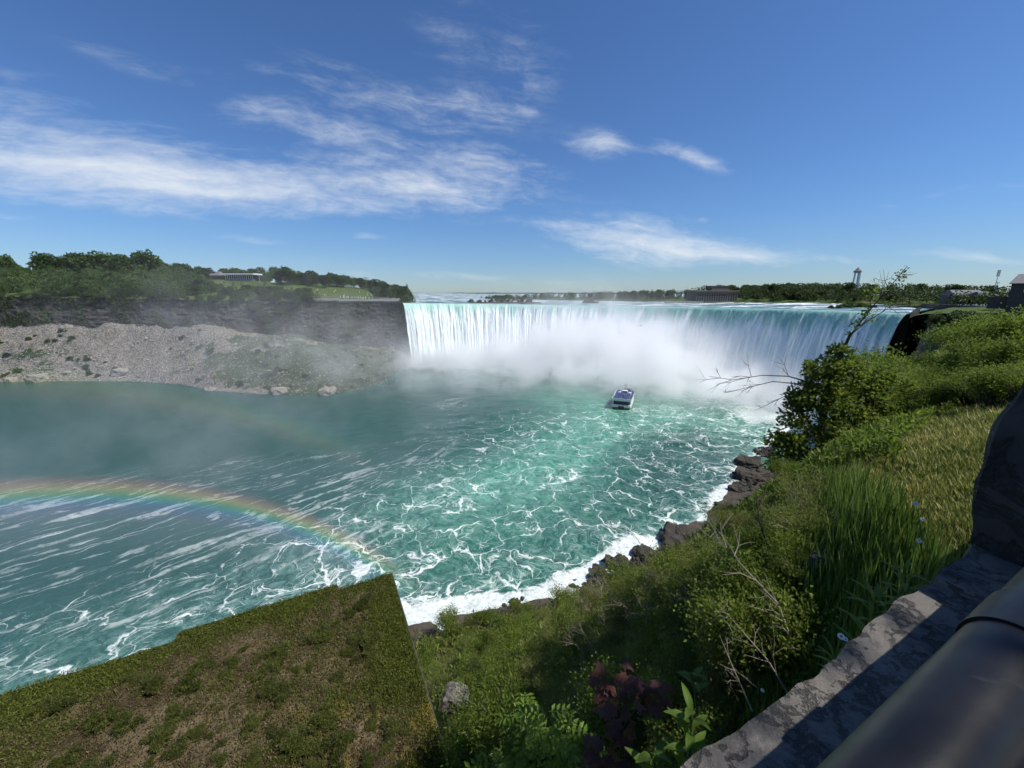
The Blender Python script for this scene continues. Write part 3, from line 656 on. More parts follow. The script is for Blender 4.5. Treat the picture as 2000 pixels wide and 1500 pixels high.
def trunk_mesh(name, g, h, r0, ends, m, k=6):
    b = MB(); lean = g.normal(size=2) * 0.04 * h
    P = np.array([[lean[0] * t_ ** 1.5, lean[1] * t_ ** 1.5, h * t_] for t_ in np.linspace(0, 1, 6)])
    b.tube(P, np.linspace(r0, r0 * 0.35, 6), k)
    for e in ends:
        e = np.asarray(e, float); t0 = g.uniform(0.3, 0.75); s0 = np.array([lean[0] * t0 ** 1.5, lean[1] * t0 ** 1.5, h * t0])
        midp = (s0 + e) / 2 + g.normal(size=3) * 0.06 * h + np.array([0, 0, 0.05 * h])
        b.tube([s0, midp, e], [r0 * 0.4, r0 * 0.25, r0 * 0.08], max(4, k - 2))
    return b.me(name, m, True)
def tree_proto(seed, h, spread, nl, kind='round', per=60, L=0.9, m='leaf_far'):
    g = np.random.default_rng(seed); lobes = []
    if kind == 'conifer':
        for i in range(11):
            t_ = i / 10; z = h * (0.12 + 0.86 * t_); rr = spread * (1 - t_) ** 0.85 * 0.62 + 0.25
            for q in range(max(1, int(5 * (1 - t_)) + 1)):
                a = g.uniform(0, 6.28); lobes.append(((math.cos(a) * rr * 0.6, math.sin(a) * rr * 0.6, z), (rr * 0.6, rr * 0.6, h * 0.06 + 0.2)))
        per *= 2
    else:
        for i in range(nl):
            a = g.uniform(0, 6.28); z = g.uniform(0.30, 0.92); w = spread * math.sqrt(max(0.05, 1 - ((z - 0.55) / 0.48) ** 2)) * g.uniform(0.35, 0.78)
            lobes.append(((math.cos(a) * w, math.sin(a) * w, h * z), (spread * g.uniform(0.28, 0.48),) * 2 + (spread * g.uniform(0.22, 0.36),)))
        lobes.append(((0, 0, h * 0.6), (spread * 0.55, spread * 0.55, h * 0.28)))
        for i in range(2): lobes.append(((g.normal() * spread * 0.25, g.normal() * spread * 0.25, h * 0.96), (spread * 0.16, spread * 0.16, h * 0.07)))
    cm = crown_mesh('crown', g, lobes, per, L, L * 0.75, M[m])
    ends = [l[0] for l in lobes[:6]]
    return cm, trunk_mesh('trunk', g, h * 0.8, 0.02 * h, ends, M['bark'], 5)
PROTO = {'round': [tree_proto(100 + i, 12, g_, n_) for i, (g_, n_) in enumerate([(4.6, 13), (5.2, 16), (4.0, 11), (5.0, 18), (3.4, 9), (4.4, 15)])],
         'pale': [tree_proto(130 + i, 12, 4.6, 13, m='leaf_pale') for i in range(2)],
         'low': [tree_proto(140 + i, 12, 8.5, 15, m='leaf_far', per=34) for i in range(2)] + [tree_proto(150 + i, 12, 9.0, 14, m='leaf_pale', per=34) for i in range(2)],
         'conifer': [tree_proto(160 + i, 14, 4.6, 0, 'conifer') for i in range(2)]}
def tree(kind, P, h, label, group, name='broadleaf_tree', cat='tree', base=12.0, rnd=random, parts=True):
    cm, tm = rnd.choice(PROTO[kind]); base = 14.0 if kind == 'conifer' else 12.0
    e = empty(name, P - np.array([0, 0, 0.3]), rnd.uniform(0, 6.28)); s = h / base; w = s * rnd.uniform(0.9, 1.25); e.scale = (w, w, s)
    tag(e, label, cat, group)
    put('crown', cm, e)
    if parts: put('trunk', tm, e)
    return e
# ---- island trees and bushes
TOPX = [-100, 0, 20, 60, 95, 135, 200, 290, 330, 420, 500, 560, 640, 700, 740, 790, 812]; TOPY = [505, 510, 503, 521, 503, 508, 499, 499, 513, 521, 523, 523, 533, 539, 548, 562, 574]
def top_row(px): return np.interp(px, TOPX, TOPY)
rr = random.Random(5)
def h_for(P, row):
    px, r, zc = proj(P); return max(2.0, (r - row) * zc / F * 1.02)
for i in range(74):
    px = -50 + 860 * (i + rr.uniform(-0.4, 0.4)) / 73; P = island_at(px, rr.uniform(42.4, 44) if 392 < px < 520 else rr.uniform(34, 44)); h = h_for(P, top_row(px) + rr.uniform(0, 9))
    tree('round' if rr.random() < 0.3 else 'pale', P, min(h, 26), 'broadleaf tree in the wood along the crest of the island', 'trees along the island crest', rnd=rr)
for i in range(60):
    px = -50 + 470 * rr.random(); P = island_at(px, rr.uniform(7, 32)); h = min(h_for(P, top_row(px) + rr.uniform(6, 34)), rr.uniform(9, 16))
    tree('round' if rr.random() < 0.35 else 'pale', P, h, 'broadleaf tree on the wooded island slope above the dark cliff', 'trees on the island slope', rnd=rr)
for px, row in ((20, 502), (96, 498), (133, 503), (165, 499), (205, 496), (238, 500), (291, 494)):
    P = island_at(px, 26); tree('pale', P, h_for(P, row), 'tall tree standing out on the skyline of the wooded island hill', 'tall trees on the island skyline', rnd=rr)
for i in range(34):
    px = rr.uniform(425, 610); P = island_at(px, rr.uniform(0.5, 17)); 
    tree('low', P, rr.uniform(4.5, 7.5), 'dense bush on the slope below the white park building', 'bushes on the island slope', 'bush', 'bush', rnd=rr, parts=False)
for i in range(50):
    px = -50 + 830 * (i + rr.random()) / 50; P = island_at(px, rr.choice((0, 0, 1, 2))); hh_ = rr.uniform(2.5, 5.5) * (0.35 if px > 600 else 1)
    tree('low', P - np.array([0, 0, 0.6]), hh_, 'bush overhanging the top edge of the island cliff', 'bushes on the cliff edge', 'bush', 'bush', rnd=rr, parts=False)
for i in range(22):
    px = rr.gauss(792, 14) if i > 6 else rr.uniform(735, 800); px = min(px, 806); P = island_at(px, rr.uniform(8, 30)); h = h_for(P, top_row(px) + rr.uniform(0, 8))
    tree('round', P, h, 'broadleaf tree on the point beside the brink of the falls', 'trees on the island point', rnd=rr)
P = island_at(797, 12); tree('conifer', P, h_for(P, 558), 'pointed conifer at the tip of the island beside the brink', None, 'conifer', rnd=rr)
for px, row in ((500, 600), (512, 612), (520, 622), (528, 634), (540, 628), (536, 645), (508, 600), (548, 648), (490, 595), (555, 620), (548, 606)):
    i = int(np.interp(px, lpx, np.arange(len(lpx)))); j = int(np.interp(row, [lb(px, 4), lb(px, 2)], [33, 0])); P = CLF[i, j] + np.array([0, -1.0, -2.5])
    tree('low', P, rr.uniform(4, 6.5), 'bush in the green tangle hanging down the island cliff', 'bushes hanging on the cliff', 'bush', 'bush', rnd=rr, parts=False)
gi = np.random.default_rng(63); ni = 26000; ii = gi.integers(60, len(lpx), ni); jj = gi.integers(2, 34, ni); C = CLF[ii, jj] + gi.normal(size=(ni, 3)) * np.array([0.6, 0.5, 0.5]) - np.array([0, 0.5, 0])
w = fbm(sS[ii, jj] / 16, C[:, 2] / 14, o=4, s=155) + 0.55 * ss(jj, 20, 34) - 0.12 - 0.5 * ss(lpx[ii], 640, 680)
kp = w + gi.normal(size=ni) * 0.12 > 0.14; C = C[kp]
V, T, I = leaves(C, nrm(gi.normal(size=C.shape) + np.array([0, -0.6, 0.3])), gi.uniform(0.7, 1.5, len(C)), 0.8, np.clip(gi.normal(size=len(C)) * 0.2 + 0.45 + 0.3 * fbm(C[:, 0] / 5, C[:, 2] / 5, o=2, s=157), 0, 1), gi)
tag(put('cliff_ivy', mesh('cliff_ivy', V, T, M['leaf_far'], {'tint': I}, smooth=False)), 'ivy and scrub hanging over the island cliff', kind='stuff')
ni = 22000; ii = gi.integers(80, len(lpx), ni); jj = gi.integers(8, 56, ni); C = TA[ii, jj] + gi.normal(size=(ni, 3)) * np.array([0.9, 0.9, 0.15])
w = vegm[ii, jj] + 0.55 * fbm(C[:, 0] / 20, C[:, 1] / 9, o=4, s=151); w += np.where(np.abs((lpx[ii] - 150) + (t[jj] - 0.45) * 190) < 32, 0.35, 0) * ss(t[jj], 0.1, 0.25) * (1 - ss(t[jj], 0.65, 0.85))
C = C[w + gi.normal(size=ni) * 0.07 > 0.11]
V, T, I = leaves(C, nrm(gi.normal(size=C.shape) * 0.7 + np.array([0, -0.2, 0.8])), gi.uniform(0.5, 1.2, len(C)), 0.6, np.clip(gi.normal(size=len(C)) * 0.2 + 0.5, 0, 1), gi)
tag(put('talus_scrub', mesh('talus_scrub', V, T, M['leaf_pale'], {'tint': I}, smooth=False)), 'low green scrub in patches on the rubble slope', kind='stuff')
nt = 0
while nt < 135:
    px = rr.uniform(-60, 790); tv = rr.uniform(0.06, 0.92); P = talus_at(px, tv)
    v_ = float(np.interp(px, lpx, vegm[:, 30])) + 0.42 * fbm(np.array([P[0] / 16]), np.array([P[1] / 16]), o=3, s=151)[0]
    if px < 20: v_ += 0.12
    if abs((px - 150) + (tv - 0.45) * 190) < 34 and 0.15 < tv < 0.8: v_ += 0.5
    if v_ < 0.14: continue
    tree('low', P, rr.uniform(1.2, 3.2), 'green bush growing on the rubble slope across the river', 'bushes on the rubble slope', 'bush', 'bush', rnd=rr, parts=False); nt += 1

def wood_mass(name, pts, label, m_, gseed, per=9, L=1.25):
    g_ = np.random.default_rng(gseed); lobes = []
    for (P_, h_) in pts:
        for q in range(3):
            zc_ = h_ * (0.80, 0.5, 0.22)[q]; rr_ = h_ * (0.26, 0.36, 0.38)[q] * g_.uniform(0.8, 1.2)
            lobes.append((P_ + np.array([g_.normal() * h_ * 0.14, g_.normal() * h_ * 0.14, zc_]), (rr_, rr_, rr_ * 0.72)))
    tag(put(name, crown_mesh(name, g_, lobes, per, L, L * 0.8, M[m_], 0.42, 1.0, 0.40)), label, kind='stuff')
pts = []
for i in range(330):
    px = rr.uniform(-60, 402); q = rr.uniform(2, 42); P = island_at(px, q); pts.append((P, min(h_for(P, top_row(px) + rr.uniform(2, 22)), rr.uniform(9, 19))))
for i in range(90):
    px = rr.uniform(420, 800); P = island_at(px, rr.uniform(42.6, 45) if px < 520 else rr.uniform(38, 45)); pts.append((P, min(h_for(P, top_row(px) + rr.uniform(2, 8)), 17)))
for i in range(50):
    px = rr.uniform(415, 625); P = island_at(px, rr.uniform(1, 16)); pts.append((P, rr.uniform(3.5, 6)))
for i in range(70):
    px = rr.uniform(405, 575); P = island_at(px, rr.uniform(13, 33)); pts.append((P, rr.uniform(2.5, 4.5)))
for i in range(40):
    px = rr.uniform(735, 803); P = island_at(px, rr.uniform(6, 34)); pts.append((P, min(h_for(P, top_row(px) + rr.uniform(2, 8)), 12)))
wood_mass('island_woodland', pts, 'dense green woodland covering the island hill', 'leaf_pale', 191, 13, 1.0)
# ---- right shore woods
def rtop(px): return np.interp(px, [900, 960, 1060, 1200, 1330, 1350, 1380, 1440, 1500, 1600, 1700, 1800, 1900, 1960, 2100], [579, 577, 573, 569.5, 566, 564, 558, 559, 556, 554, 555, 556, 559, 560, 556])
pts = []
for i in range(330):
    q = rr.uniform(3.2, 8.6); b_ = 6 + 150 * rr.random() ** 1.3; P = rshore(q, b_); px, row, zc = proj(P)
    if px > 2100 or (1345 < px < 1450 and b_ < 42): continue
    pts.append((P, min(max(h_for(P, rtop(px) + rr.uniform(0, 5) + (9 if b_ < 25 else 0)), 3), 24)))
for i in range(30):
    P = rshore(rr.uniform(6.4, 8.0), rr.uniform(46, 90)); px, row, zc = proj(P); pts.append((P, min(h_for(P, rtop(px) + rr.uniform(0, 3)), 26)))
for i in range(190):
    q = rr.uniform(8.3, 12.6); P = rshore(q, rr.uniform(1, 60)); px, row, zc = proj(P); pts.append((P, max(h_for(P, rtop(px) + rr.uniform(-0.5, 3)), 3)))
wood_mass('shore_woodland', pts, 'dark woodland along the right shore of the upper river', 'leaf_far', 193)
for i in range(70):
    q = rr.uniform(3.6, 8.6); b_ = 8 + 110 * rr.random() ** 1.4; P = rshore(q, b_); px, row, zc = proj(P)
    if px > 2080: continue
    tr_ = rtop(px) + rr.uniform(-1, 5) + (12 if b_ < 30 else 0) + (8 if b_ < 16 else 0)
    if 1350 < px < 1445 and b_ < 50: continue
    tree('round' if rr.random() < 0.86 else 'pale', P, min(max(h_for(P, tr_), 3), 26), 'broadleaf tree in the dark wood on the right of the upper river', 'wood on the right shore', rnd=rr)
for i in range(34):
    q = rr.uniform(8.3, 12.5); b_ = rr.uniform(2, 50); P = rshore(q, b_); px, row, zc = proj(P)
    tree('round', P, max(h_for(P, rtop(px) + rr.uniform(-1, 4)), 4), 'small tree in the far wooded shoreline beyond the rapids', 'trees on the far shore', rnd=rr)
# ---- shrubby islets
def islet(pxa, pxb, row, dist, nb, hgt, label, glabel):
    a, b_ = at_y(pxa, row, dist), at_y(pxb, row + 1.5, dist * 0.985); c = (a + b_) / 2; L_ = np.linalg.norm(b_ - a) / 2
    u_ = np.linspace(0, 2 * math.pi, 36, endpoint=False); V = []
    for r_, z in ((1.0, -2.0), (0.95, 0.35), (0.6, 0.9), (0.0, 1.1)):
        w = 1 + 0.25 * fbm(np.cos(u_) * 2 + 5, np.sin(u_) * 2 + row, o=3, s=161)
        V.append(np.stack([c[0] + np.cos(u_) * L_ * r_ * w, c[1] + np.sin(u_) * L_ * 0.28 * r_ * w, np.full(36, c[2] + z)], -1))
    V = np.array(V).transpose(1, 0, 2); V = np.concatenate([V, V[:1]], 0)
    tag(put('islet', mesh('islet', V.reshape(-1, 3), grid_faces(37, 4)[:, ::-1], M['cliff'])), label, kind='structure')
    for i in range(nb):
        a_ = rr.uniform(0, 6.28); q = math.sqrt(rr.random()) * 0.85
        tree('low', c + np.array([math.cos(a_) * L_ * q, math.sin(a_) * L_ * 0.25 * q, 0.3]), rr.uniform(0.5, 1.2) * hgt, glabel, glabel.replace('bush', 'bushes'), 'bush', 'bush', rnd=rr, parts=False)
islet(902, 1062, 590.5, 440, 16, 3.4, 'low rocky islet in the rapids above the brink', 'grey green bush on the low islet in the rapids')
islet(960, 1030, 587.5, 520, 8, 3.0, 'small islet in the far rapids', 'bush on the small islet in the far rapids')
islet(1138, 1168, 589, 455, 6, 3.0, 'small rocky islet before the far shore', 'bush on the rocky islet before the far shore')
islet(1600, 1722, 602.5, 243, 16, 3.2, 'low islet close to the brink', 'green bush on the low islet close to the brink')

# ---- near plants
def bush_proto(seed, h, r, nend, per, L, Wd, m, stem='bark', lobes=5, clus=0.16, tint0=0.5):
    g = np.random.default_rng(seed); E_ = []
    lc = [(np.array([g.normal() * r * 0.42, g.normal() * r * 0.42, h * g.uniform(0.42, 0.72)]), r * g.uniform(0.4, 0.62), h * g.uniform(0.22, 0.34)) for _ in range(lobes)]
    while len(E_) < nend:
        c, a, b_ = lc[g.integers(lobes)]; d = sph(g, 1)[0]; d[2] = abs(d[2]) * 1.1 - 0.15; e = c + d * np.array([a, a, b_]) * g.uniform(0.5, 1.12)
        if e[2] > 0.05 * h: E_.append(e)
    E_ = np.array(E_); C, A, I = [], [], []
    b = MB()
    for q, e in enumerate(E_):
        s0 = np.array([g.normal() * 0.05 * r, g.normal() * 0.05 * r, 0]); midp = np.array([e[0] * 0.45, e[1] * 0.45, e[2] * 0.62]) + g.normal(size=3) * 0.05 * r
        if q % 3 == 0: b.tube([s0, midp, e], [0.014 * h, 0.008 * h, 0.003 * h], 4, False)
        ax = nrm(e - midp); t_ = g.uniform(-1.0, 1.0, per)
        c = e + ax * (t_ * clus * 1.4)[:, None] * r + g.normal(size=(per, 3)) * clus * 0.55 * r
        C.append(c); A.append(nrm(ax * 0.7 + g.normal(size=(per, 3)) * 0.8)); I.append(np.clip(tint0 + g.normal() * 0.14 + g.normal(size=per) * 0.14, 0, 1))
    C, A, I = np.vstack(C), np.vstack(A), np.concatenate(I)
    V, T, I = leaves(C, A, L * g.uniform(0.6, 1.35, len(C)), Wd * g.uniform(0.7, 1.25, len(C)), I, g)
    return mesh('foliage', V, T, M[m], {'tint': I}, smooth=False), b.me('stem', M[stem], True)
NEAR = {'leafy': [bush_proto(200 + i, 2.4, 1.5, 230, 22, 0.115, 0.062, 'leaf_near') for i in range(3)],
        'olive': [bush_proto(210 + i, 1.6, 1.3, 220, 20, 0.09, 0.032, 'leaf_olive', 'twig', clus=0.13) for i in range(3)],
        'fine': [bush_proto(220 + i, 1.4, 1.25, 230, 22, 0.085, 0.026, 'leaf_near', 'twig', clus=0.12) for i in range(2)],
        'bright': [bush_proto(230, 1.6, 0.9, 60, 16, 0.13, 0.065, 'leaf_bright')]}
def bush(kind, P, s, label, group=None, sz=1.0, name='shrub'):
    fm, sm = rr.choice(NEAR[kind]); e = empty(name, P - np.array([0, 0, 0.1]), rr.uniform(0, 6.28)); e.scale = (s, s, s * sz)
    tag(e, label, 'shrub', group); put('foliage', fm, e); put('stem', sm, e); return e
def on_bank(px, row, lo=2.0, hi=120.0):
    d = ray(px, row); d = d / d[1]
    yv = np.geomspace(lo, hi, 260); q = d[None] * yv[:, None]; s, dd = sd(q[:, 0], q[:, 1]); zt = near_z(s, dd)
    hit = np.nonzero((dd > 0.1) & (H + q[:, 2] < zt))[0]
    return None if len(hit) == 0 else np.array([q[hit[0], 0], q[hit[0], 1], zt[hit[0]]])
# building footprint in (s, d)
B_S, B_D, B_Z = 1.63, 16.68, 51.0
def in_building(s, d, mg=0.4): return (s < B_S + mg) & (d < B_D + mg) & (d > 4)
# shrubs down the slope
cnt = 0; tries = 0
while cnt < 190 and tries < 6000:
    tries += 1
    px, row = rr.uniform(790, 1520), rr.uniform(1120, 1520); P = on_bank(px, row)
    if P is None: continue
    s, d = sd(P[0], P[1])
    if in_building(s, d, 1.2) or d < 1.6 or P[2] < 2.2: continue
    dist = math.hypot(P[0], P[1])
    if px < 860 + (row - 1375) * 0.42 + 30 and dist < 22: continue
    kind = 'olive' if (1000 < px and rr.random() < 0.62) else rr.choice(('fine', 'leafy', 'fine', 'olive'))
    sc_ = np.interp(dist, [3, 12, 30, 70], [0.35, 0.62, 1.15, 1.9]) * rr.uniform(0.75, 1.2)
    lab = {'olive': 'twiggy olive green shrub on the steep bank below the parapet', 'fine': 'fine leaved green shrub on the steep bank', 'leafy': 'broad leaved green shrub on the steep bank'}[kind]
    where = 'beside the planted roof' if px < 960 else 'just above the brown shore rocks' if P[2] < 14 else 'behind the red maple sapling' if (row > 1250 and px < 1350) else 'below the tall grass and dead branches' if px > 1330 else 'half way down the steep bank'
    lab = {'olive': 'twiggy olive green shrub ', 'fine': 'fine leaved green shrub ', 'leafy': 'broad leaved green shrub '}[kind] + where
    bush(kind, P, sc_, lab, kind + ' shrubs ' + where); cnt += 1
for s_e, d_e, k_e in ((2.5, 9.2, 0.9), (2.7, 8.0, 1.05), (2.4, 7.2, 1.0), (2.9, 6.4, 1.1), (2.3, 6.0, 1.1), (3.3, 8.8, 0.9), (2.5, 5.2, 1.1)):
    bush('fine', near_xyz(np.array([s_e]), np.array([d_e]))[0], k_e, 'fine leaved shrub leaning against the edge of the planted roof', 'shrubs against the roof edge', 1.25)
cnt = 0
while cnt < 18:
    px, row = rr.uniform(1385, 1600), rr.uniform(930, 1180); P = on_bank(px, row)
    if P is None: continue
    s, d = sd(P[0], P[1])
    if d < Wf(s) * 1.1 or P[2] < 40: continue
    kind = rr.choice(('olive', 'leafy', 'fine')); bush(kind, P, rr.uniform(0.3, 0.5) * (0.75 if kind == 'leafy' else 1.0), {'olive': 'twiggy olive', 'fine': 'fine leaved green', 'leafy': 'broad leaved green'}[kind] + ' shrub growing through the tall grass on the brow', kind + ' shrubs in the tall grass'); cnt += 1
# bushes along the brow to the right
for j, (px, rt_, y, kind) in enumerate([(1735, 705, 15, 'leafy'), (1775, 688, 17, 'leafy'), (1835, 672, 19, 'leafy'), (1912, 645, 20, 'leafy'), (1960, 606, 19, 'leafy'), (2020, 595, 17, 'leafy'), (1705, 735, 13.5, 'leafy'), (1760, 725, 13.5, 'leafy'),
                                  (1815, 705, 13.5, 'leafy'), (1880, 690, 13.5, 'leafy'), (1945, 665, 13, 'leafy'), (2015, 640, 12.5, 'leafy'), (1850, 730, 11.5, 'leafy'), (1915, 715, 11, 'leafy'), (1985, 690, 10.5, 'leafy'), (2045, 670, 10, 'leafy'),
                                  (1790, 745, 11.5, 'fine'), (1955, 735, 9.2, 'leafy'), (2010, 722, 8.8, 'leafy'), (1925, 616, 30, 'leafy'), (1965, 600, 28, 'leafy'), (1745, 680, 22, 'leafy'), (1790, 676, 24, 'leafy'), (1850, 670, 24, 'leafy')]):
    T_p = at_y(px, rt_ + 10, y); s, d = sd(T_p[0], T_p[1]); z = float(near_z(s, d)); hgt = max(1.2, T_p[2] - z)
    bush(kind, np.array([T_p[0], T_p[1], z]), hgt / (2.45 if kind == 'leafy' else 1.6), 'leafy green bush in the thicket along the brow of the bank', 'thicket on the brow of the bank', 1.0)
for i in range(26):
    s = rr.uniform(110, 250); d = Wf(s) * rr.uniform(0.55, 0.99); tree('low', near_xyz(s, d), rr.uniform(2.5, 4.5), 'green bush on top of the dark cliff right of the falls', 'bushes on the right cliff top', 'bush', 'bush', rnd=rr, parts=False)
# ---- undergrowth: leaves all over the bank (too many to count)
def scatter(nn, s0, s1, d0f, d1f, g, kmin=2.0):
    s = g.uniform(s0, s1, nn * 9); d = d0f(s) + (d1f(s) - d0f(s)) * g.random(nn * 9)
    x, y = xy(s, d); dist = np.sqrt(x * x + y * y + (H - near_z(s, d, False)) ** 2)
    w = 1 / np.maximum(dist, kmin) ** 2; w *= (d1f(s) - d0f(s)); keep = g.random(nn * 9) < w / w.sum() * nn
    return s[keep], d[keep], dist[keep]
g = np.random.default_rng(31)
s, d, dist = scatter(150000, -8, 110, lambda s: s * 0 + 0.5, lambda s: D0(s) - 1, g)
ok = ~in_building(s, d, 0.1) & (near_z(s, d) > 1.2 + 1.6 * g.random(len(s))) & ~((d < Wf(s) * 1.05) & (s > 3.5)); s, d, dist = s[ok], d[ok], dist[ok]
P = near_xyz(s, d); sz = np.clip(dist * 0.0065, 0.035, 0.5) * g.uniform(0.6, 1.5, len(s)); P[:, 2] += sz * g.uniform(0, 3.5, len(s)) + 0.02
pat = fbm(P[:, 0] / 3.5, P[:, 1] / 3.5, o=3, s=171)
A = nrm(g.normal(size=P.shape) * 0.7 + np.array([-0.2, 0.35, 0.8]))
V, T, I = leaves(P, A, sz * 1.5, sz * 0.55, np.clip(0.45 + 0.35 * pat + g.normal(size=len(s)) * 0.17, 0, 1), g)
tag(put('undergrowth', mesh('undergrowth', V, T, M['leaf_olive'], {'tint': I}, smooth=False)), 'low undergrowth covering the steep bank', kind='stuff')
# ---- grass
def blades(P, hgt, wd, lean, tint, g, bend=0.35):
    n_ = len(P); a = g.uniform(0, 6.28, n_); S = np.stack([np.cos(a), np.sin(a), 0 * a], -1); Ld = lean + g.normal(size=(n_, 3)) * 0.22; Ld[:, 2] = 0
    h_ = np.broadcast_to(hgt, (n_,))[:, None]; w_ = np.broadcast_to(wd, (n_,))[:, None]
    m1 = P + np.array([0, 0, 1.0]) * h_ * 0.55 + Ld * h_ * bend * 0.45; t1 = P + np.array([0, 0, 1.0]) * h_ + Ld * h_ * bend * 1.7
    V = np.stack([P - S * w_ / 2, P + S * w_ / 2, m1 - S * w_ * 0.4, m1 + S * w_ * 0.4, t1], 1).reshape(-1, 3)
    i = np.arange(n_)[:, None] * 5; T = np.concatenate([i + np.array(q) for q in ([0, 1, 3], [0, 3, 2], [2, 3, 4])], 1).reshape(-1, 3)
    return V, T, np.repeat(tint, 5)
s, d, dist = scatter(80000, 3.4, 34, lambda s: s * 0 + 0.05, lambda s: np.maximum(Wf(s) * 1.0, 0.5), g)
P = near_xyz(s, d); pat = fbm(P[:, 0] / 1.3, P[:, 1] / 1.3, o=3, s=181)
V, T, I = blades(P, np.clip(dist * 0.012, 0.06, 0.22) * g.uniform(0.5, 1.5, len(s)), np.clip(dist * 0.0024, 0.006, 0.03), np.array([0.1, 0.2, 0]), np.clip(0.45 + 0.5 * pat + g.normal(size=len(s)) * 0.26, 0, 1), g, 0.7)
tag(put('dry_grass', mesh('dry_grass', V, T, M['dry_grass'], {'tint': I}, smooth=False)), 'dry yellow green grass on the shelf beside the parapet', kind='stuff')
s, d, dist = scatter(15000, 2.4, 13, lambda s: np.maximum(Wf(s) * np.interp(s, [3, 6, 9, 13], [0.75, 0.95, 1.05, 1.15]), 0.3), lambda s: Wf(s) + 1.2 + 0.42 * np.minimum(s, 10), g)
P = near_xyz(s, d); pat = fbm(P[:, 0] / 0.9, P[:, 1] / 0.9, o=3, s=183)
V, T, I = blades(P, (0.40 + 0.22 * pat) * np.interp(dist, [2, 5, 8, 12], [0.9, 1.2, 1.0, 0.8]) * g.uniform(0.6, 1.3, len(s)), np.clip(dist * 0.0034, 0.010, 0.04), np.array([0.25, 0.25, 0]), np.clip(0.45 + 0.35 * pat + g.normal(size=len(s)) * 0.30, 0, 1), g, 0.3)
tag(put('tall_grass', mesh('tall_grass', V, T, M['grass'], {'tint': I}, smooth=False)), 'tall green grass on the brow of the bank', kind='stuff')

s, d, dist = scatter(16000, 8, 30, lambda s: Wf(s) * 0.72, lambda s: Wf(s) + 2.5, g)
P = near_xyz(s, d); P[:, 2] += g.uniform(0.0, 0.45, len(s)); A = nrm(g.normal(size=P.shape) * 0.7 + np.array([-0.1, -0.1, 0.7]))
V, T, I = leaves(P, A, 0.14 * g.uniform(0.5, 1.3, len(s)), 0.06, np.clip(0.5 + 0.3 * fbm(P[:, 0], P[:, 1], o=3, s=187) + g.normal(size=len(s)) * 0.15, 0, 1), g)
tag(put('weeds', mesh('weeds', V, T, M['leaf_near'], {'tint': I}, smooth=False)), 'leafy weeds between the grass shelf and the thicket', kind='stuff')
# ---- leaning tree with bare branches at the brow
def px_path(pts): return np.array([at_y(*p_) for p_ in pts])
TB = at_y(1605, 925, 12.0); s, d = sd(TB[0], TB[1]); TB[2] = float(near_z(s, d)) - 0.2
te = empty('vine_covered_tree', TB); tag(te, 'leaning vine covered tree with bare twigs reaching over the river', 'tree')
OFF = TB
b = MB()
b.tube(np.array([TB, at_y(1600, 860, 12.0), at_y(1612, 790, 12.0), at_y(1640, 700, 12.0), at_y(1662, 650, 12)]) - OFF, [0.13, 0.11, 0.09, 0.06, 0.035], 7)
for pts in ([(1605, 860, 12), (1560, 800, 12.2), (1545, 745, 12.4)], [(1610, 830, 12), (1670, 790, 11.8), (1720, 780, 11.6)], [(1600, 880, 12), (1550, 870, 11.7), (1515, 840, 11.6)], [(1612, 800, 12), (1650, 760, 12.3), (1690, 740, 12.5)]):
    b.tube(px_path(pts) - OFF, [0.06, 0.035, 0.015], 5)
put('trunk', b.me('trunk', M['dark_twig'], True), te)
gl = np.random.default_rng(77); C, A, I = [], [], []
CLU = [(1640, 690, 12, .32, 28), (1625, 715, 12, .42, 44), (1605, 745, 12, .5, 60), (1650, 745, 12.1, .5, 60), (1575, 775, 12, .5, 60), (1630, 785, 11.8, .6, 80), (1680, 770, 12, .5, 60), (1720, 790, 11.9, .5, 60), (1555, 815, 11.9, .45, 44), (1610, 830, 11.6, .6, 70),
       (1670, 820, 11.7, .6, 70), (1725, 830, 11.6, .5, 60), (1535, 845, 11.8, .40, 36), (1530, 880, 11.7, .4, 30), (1590, 870, 11.5, .55, 50), (1650, 870, 11.5, .55, 50), (1710, 865, 11.5, .5, 50), (1565, 905, 11.5, .45, 34), (1640, 905, 11.4, .45, 34), (1740, 800, 11.8, .4, 40), (1690, 905, 11.2, .4, 30), (1745, 850, 11.4, .5, 50), (1760, 820, 11.6, .45, 40), (1590, 720, 12, .3, 24), (1700, 745, 12, .4, 36), (1660, 715, 12, .35, 30), (1545, 860, 11.6, .4, 34), (1510, 860, 11.7, .25, 14), (1765, 765, 12.2, .45, 40), (1785, 795, 12, .45, 40), (1780, 840, 11.6, .45, 40), (1725, 735, 12.2, .4, 36), (1520, 905, 11.5, .35, 24), (1555, 780, 12, .35, 30)]
for (px, row, y, r_, k_) in CLU:
    c = at_y(px, row, y) - OFF; kk = k_ * 13; dd = sph(gl, kk); q = c + dd * r_ * gl.uniform(0.3, 1.1, (kk, 1)) * np.array([1, 1, 0.85])
    lum = vn(q[:, 0] * 3 + 40, q[:, 1] * 3 + 40, q[:, 2] * 3 + 40, 7); kp = lum > 0.36; q, dd, lum = q[kp], dd[kp], lum[kp]
    C.append(q); A.append(nrm(dd + gl.normal(size=q.shape) * 0.6)); I.append(np.clip(0.5 + 0.5 * (lum - 0.6) + gl.normal(size=len(q)) * 0.14, 0, 1))
C, A, I = np.vstack(C), np.vstack(A), np.concatenate(I)
V, T, I = leaves(C, A, 0.13 * gl.uniform(0.6, 1.3, len(C)), 0.085 * gl.uniform(0.7, 1.2, len(C)), I, gl)
put('crown', mesh('crown', V, T, M['leaf_tree'], {'tint': I}, smooth=False), te)
